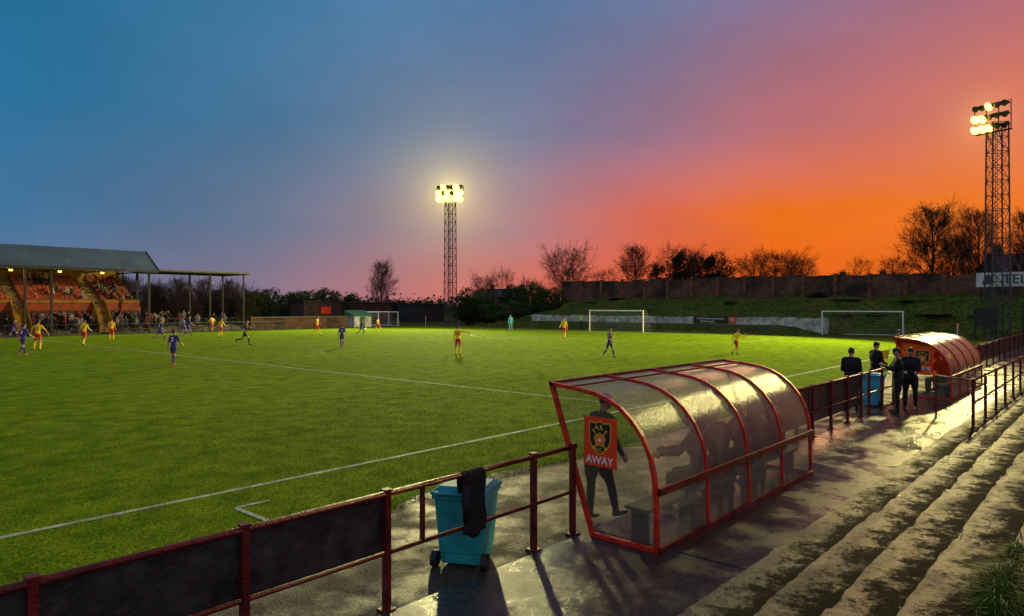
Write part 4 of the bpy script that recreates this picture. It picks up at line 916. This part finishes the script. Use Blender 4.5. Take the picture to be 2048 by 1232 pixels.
person('jacket_lean', 'black', 7.92, 5.52, -60, 'dark-clothed person standing inside the near end of the AWAY dugout', .97, .035)
for i, (a, rel, nm) in enumerate(((9.25, 60, 'first'), (9.95, 45, 'second'), (10.7, 50, 'third'), (11.4, 40, 'fourth'), (12.1, 45, 'fifth'))):
    person('sit', 'black', a, 4.60, rel+3, 'person in dark coat seated on the AWAY dugout bench, %s from the near end' % nm, 1.02, .05)
person('jacket_stand', 'black', 11.2, 5.5, 20, 'person in dark coat standing at the open front of the AWAY dugout', .97, .035)
for i, a in enumerate((26.6, 27.8, 29.3)): person('sit', 'black', a, 4.68, 45, 'dark figure seated in the HOME dugout, %s from the sign' % ordn[i], 1., .05)
rnd = random.Random(12); kn = {'navy': 'navy', 'grey': 'grey', 'redc': 'red', 'cream': 'cream', 'black': 'black'}
for i in range(90):
    k = rnd.choice(['navy', 'grey', 'black', 'black', 'navy', 'redc', 'cream', 'black']); a = rnd.uniform(13, 33) if i < 76 else rnd.uniform(32, 41); st_ = rnd.randint(0, 3)
    if any(abs(a-c) < .9 for c in aisles): a += 1.6
    person('far_stand', k, a, 83.25+.55*st_, 180+rnd.uniform(-40, 40), 'spectator in a %s coat standing in the paddock below the orange seats' % kn[k] if a < 31.5 else 'spectator in a %s coat standing under the flat canopy' % kn[k], rnd.uniform(.92, 1.03), .15+.18*st_, 'standing spectators at the far side')
for i in range(44):
    k = rnd.choice(['navy', 'grey', 'black', 'black', 'redc', 'cream']); bay = rnd.choice(bays); a = rnd.uniform(max(15, bay[0]+.4), bay[1]-.5); rw = rnd.randint(0, 7)
    person('far_sit', k, a, 85.72+.78*rw, 180-41.76+rnd.uniform(-15, 15), 'spectator in a %s coat seated on the orange seats of the stand' % kn[k], 1., 3.0+.40*rw, 'seated spectators in the stand')
def tuft(a, b, z, n, h, spa, spb, label, seed):
    rr = random.Random(seed); g = MB()
    for i in range(n):
        ox, oy = rr.gauss(0, 1), rr.gauss(0, 1); x = a+ox*spa; y = b+oy*spb; dx, dy = ox*.35+rr.gauss(0, .45), oy*.5+rr.gauss(0, .45); L_ = h*rr.uniform(.35, 1.1)*math.exp(-.12*(ox*ox+oy*oy)); w = .0035
        sx_, sy_ = (w, 0) if rr.random() < .5 else (w*.7, -w*.7)
        pts = [(x, y, z-.01), (x+dx*L_*.35, y+dy*L_*.35, z+L_*.5), (x+dx*L_, y+dy*L_, z+L_*.75-(abs(dx)+abs(dy))*L_*.3)]
        g.add([(pts[0][0]-sx_, pts[0][1]-sy_, pts[0][2]), (pts[0][0]+sx_, pts[0][1]+sy_, pts[0][2]), (pts[1][0]-sx_, pts[1][1]-sy_, pts[1][2]), (pts[1][0]+sx_, pts[1][1]+sy_, pts[1][2]), pts[2]], [(0, 1, 3, 2), (2, 3, 4)])
    tag(g.build('grass_tuft', M['blade'], world=True), label, 'grass')
TZ = .02+RISE*5
tuft(7.55, .84, TZ, 3000, .42, .32, .07, 'tall green grass tuft on the terrace step at the lower right', 1)
tuft(8.6, .90, TZ, 1700, .22, .32, .05, 'shorter grass growing just behind the tall tuft on the terrace', 2)

# ---------------- world
w = bpy.data.worlds.new('World'); bpy.context.scene.world = w; w.use_nodes = True; nt = w.node_tree; N = nt.nodes; L = nt.links
bg = N['Background']; tc = N.new('ShaderNodeTexCoord')
def VM(op, a, b=None):
    n = N.new('ShaderNodeVectorMath'); n.operation = op; L.new(a, n.inputs[0])
    if b is not None: n.inputs[1].default_value = b
    return n
def MM(op, a, b=None, c=None):
    n = N.new('ShaderNodeMath'); n.operation = op
    for i, v in enumerate((a, b, c)):
        if v is None: continue
        if isinstance(v, (int, float)): n.inputs[i].default_value = v
        else: L.new(v, n.inputs[i])
    return n.outputs[0]
vec = VM('NORMALIZE', tc.outputs['Generated']).outputs['Vector']
fd = VM('DOT_PRODUCT', vec, (CS, SN, 0)).outputs['Value']; rt = VM('DOT_PRODUCT', vec, (SN, -CS, 0)).outputs['Value']; uz = VM('DOT_PRODUCT', vec, (0, 0, 1)).outputs['Value']
az = MM('ARCTAN2', rt, fd); el = MM('MULTIPLY', MM('ARCSINE', uz), 57.2958)
nz = N.new('ShaderNodeTexNoise'); nz.inputs['Scale'].default_value = 2.6; nz.inputs['Detail'].default_value = 7; nz.inputs['Roughness'].default_value = .55; mp = N.new('ShaderNodeMapping'); mp.inputs['Scale'].default_value = (1, 1, 2.2); mp.inputs['Rotation'].default_value = (.5, .3, 0); L.new(vec, mp.inputs[0]); L.new(mp.outputs[0], nz.inputs['Vector'])
nzc = MM('SUBTRACT', nz.outputs['Fac'], .5)
azn = MM('MULTIPLY_ADD', nzc, .18, az); eln = MM('MULTIPLY_ADD', nzc, 5., el)
tt = MM('MULTIPLY_ADD', azn, 1/1.6, .5)
def row(cols): 
    pos = (.103, .279, .5, .6225, .72, .897); r_ = ramp(N, list(zip(pos, [s2l(c) for c in cols]))); L.new(tt, r_.inputs[0]); return r_.outputs[0]
rows = [row([(98, 118, 150), (134, 118, 142), (212, 102, 90), (232, 94, 44), (240, 102, 18), (226, 100, 36)]),
        row([(66, 118, 160), (100, 117, 146), (158, 113, 134), (218, 102, 76), (238, 112, 28), (236, 116, 38)]),
        row([(42, 118, 162), (68, 116, 156), (104, 116, 154), (148, 113, 138), (182, 109, 118), (205, 103, 92)]),
        row([(32, 110, 150), (56, 117, 158), (84, 119, 162), (106, 118, 156), (132, 114, 148), (162, 108, 132)])]
cur = rows[0]
for (e0, e1), r_ in zip(((1.5, 6.0), (7.2, 13.6), (14.6, 23.0)), rows[1:]):
    mr = N.new('ShaderNodeMapRange'); mr.inputs['From Min'].default_value = e0; mr.inputs['From Max'].default_value = e1; L.new(eln, mr.inputs[0])
    mx = N.new('ShaderNodeMixRGB'); L.new(mr.outputs[0], mx.inputs[0]); L.new(cur, mx.inputs[1]); L.new(r_, mx.inputs[2]); cur = mx.outputs[0]
mr = N.new('ShaderNodeMapRange'); mr.interpolation_type = 'SMOOTHSTEP'; mr.inputs['From Min'].default_value = 1.0; mr.inputs['From Max'].default_value = 2.4; L.new(MM('ABSOLUTE', az), mr.inputs[0])
mx = N.new('ShaderNodeMixRGB'); L.new(mr.outputs[0], mx.inputs[0]); L.new(cur, mx.inputs[1]); mx.inputs[2].default_value = s2l((158, 158, 170)); cur = mx.outputs[0]  # sky behind the camera, made paler to add ambient light
nm = N.new('ShaderNodeMapRange'); nm.inputs['From Min'].default_value = .3; nm.inputs['From Max'].default_value = .7; nm.inputs['To Min'].default_value = .88; nm.inputs['To Max'].default_value = 1.12; L.new(nz.outputs['Fac'], nm.inputs[0])
mul = N.new('ShaderNodeVectorMath'); mul.operation = 'SCALE'; L.new(cur, mul.inputs[0]); L.new(nm.outputs[0], mul.inputs['Scale'])
acc = mul.outputs[0]
for loc_, k1, k2, wd_ in (((f1[0], f1[1], 20.5), 1.5, .18, .022), ((f2[0], f2[1]+1., 20.), .45, .06, .016)):  # lamp glow around each floodlight head, painted into the sky colour
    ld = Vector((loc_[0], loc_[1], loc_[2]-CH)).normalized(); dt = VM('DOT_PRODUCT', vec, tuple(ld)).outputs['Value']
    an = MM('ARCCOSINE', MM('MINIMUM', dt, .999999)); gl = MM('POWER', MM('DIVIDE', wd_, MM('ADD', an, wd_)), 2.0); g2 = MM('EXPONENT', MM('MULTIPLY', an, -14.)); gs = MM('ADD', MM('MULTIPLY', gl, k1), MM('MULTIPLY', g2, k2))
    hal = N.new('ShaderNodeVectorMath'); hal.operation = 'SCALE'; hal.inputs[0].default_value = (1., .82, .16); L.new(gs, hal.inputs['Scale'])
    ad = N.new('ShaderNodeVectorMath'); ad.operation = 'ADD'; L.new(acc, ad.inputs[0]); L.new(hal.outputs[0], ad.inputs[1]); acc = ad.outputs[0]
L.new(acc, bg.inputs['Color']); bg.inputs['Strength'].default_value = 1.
l = bpy.data.lights.new('sun', 'SUN'); l.energy = .3; l.angle = R(12); l.color = (1., .5, .25); o = bpy.data.objects.new('sun', l); C.objects.link(o)
saz = R(41.76-21); o.rotation_euler = Vector((-math.cos(saz), -math.sin(saz), -.10)).to_track_quat('-Z', 'Y').to_euler()

# ---------------- camera
cam = bpy.data.cameras.new('camera'); cam.lens = F/2048*36; cam.sensor_width = 36; cam.shift_y = -4/2048; cam.clip_end = 8000; cam.clip_start = .05
o = bpy.data.objects.new('camera', cam); C.objects.link(o); o.location = (0, 0, CH); o.rotation_euler = (R(90), 0, R(41.76-90)); bpy.context.scene.camera = o
vs = bpy.context.scene.view_settings; vs.view_transform = 'Standard'; vs.look = 'None'; vs.exposure = 0
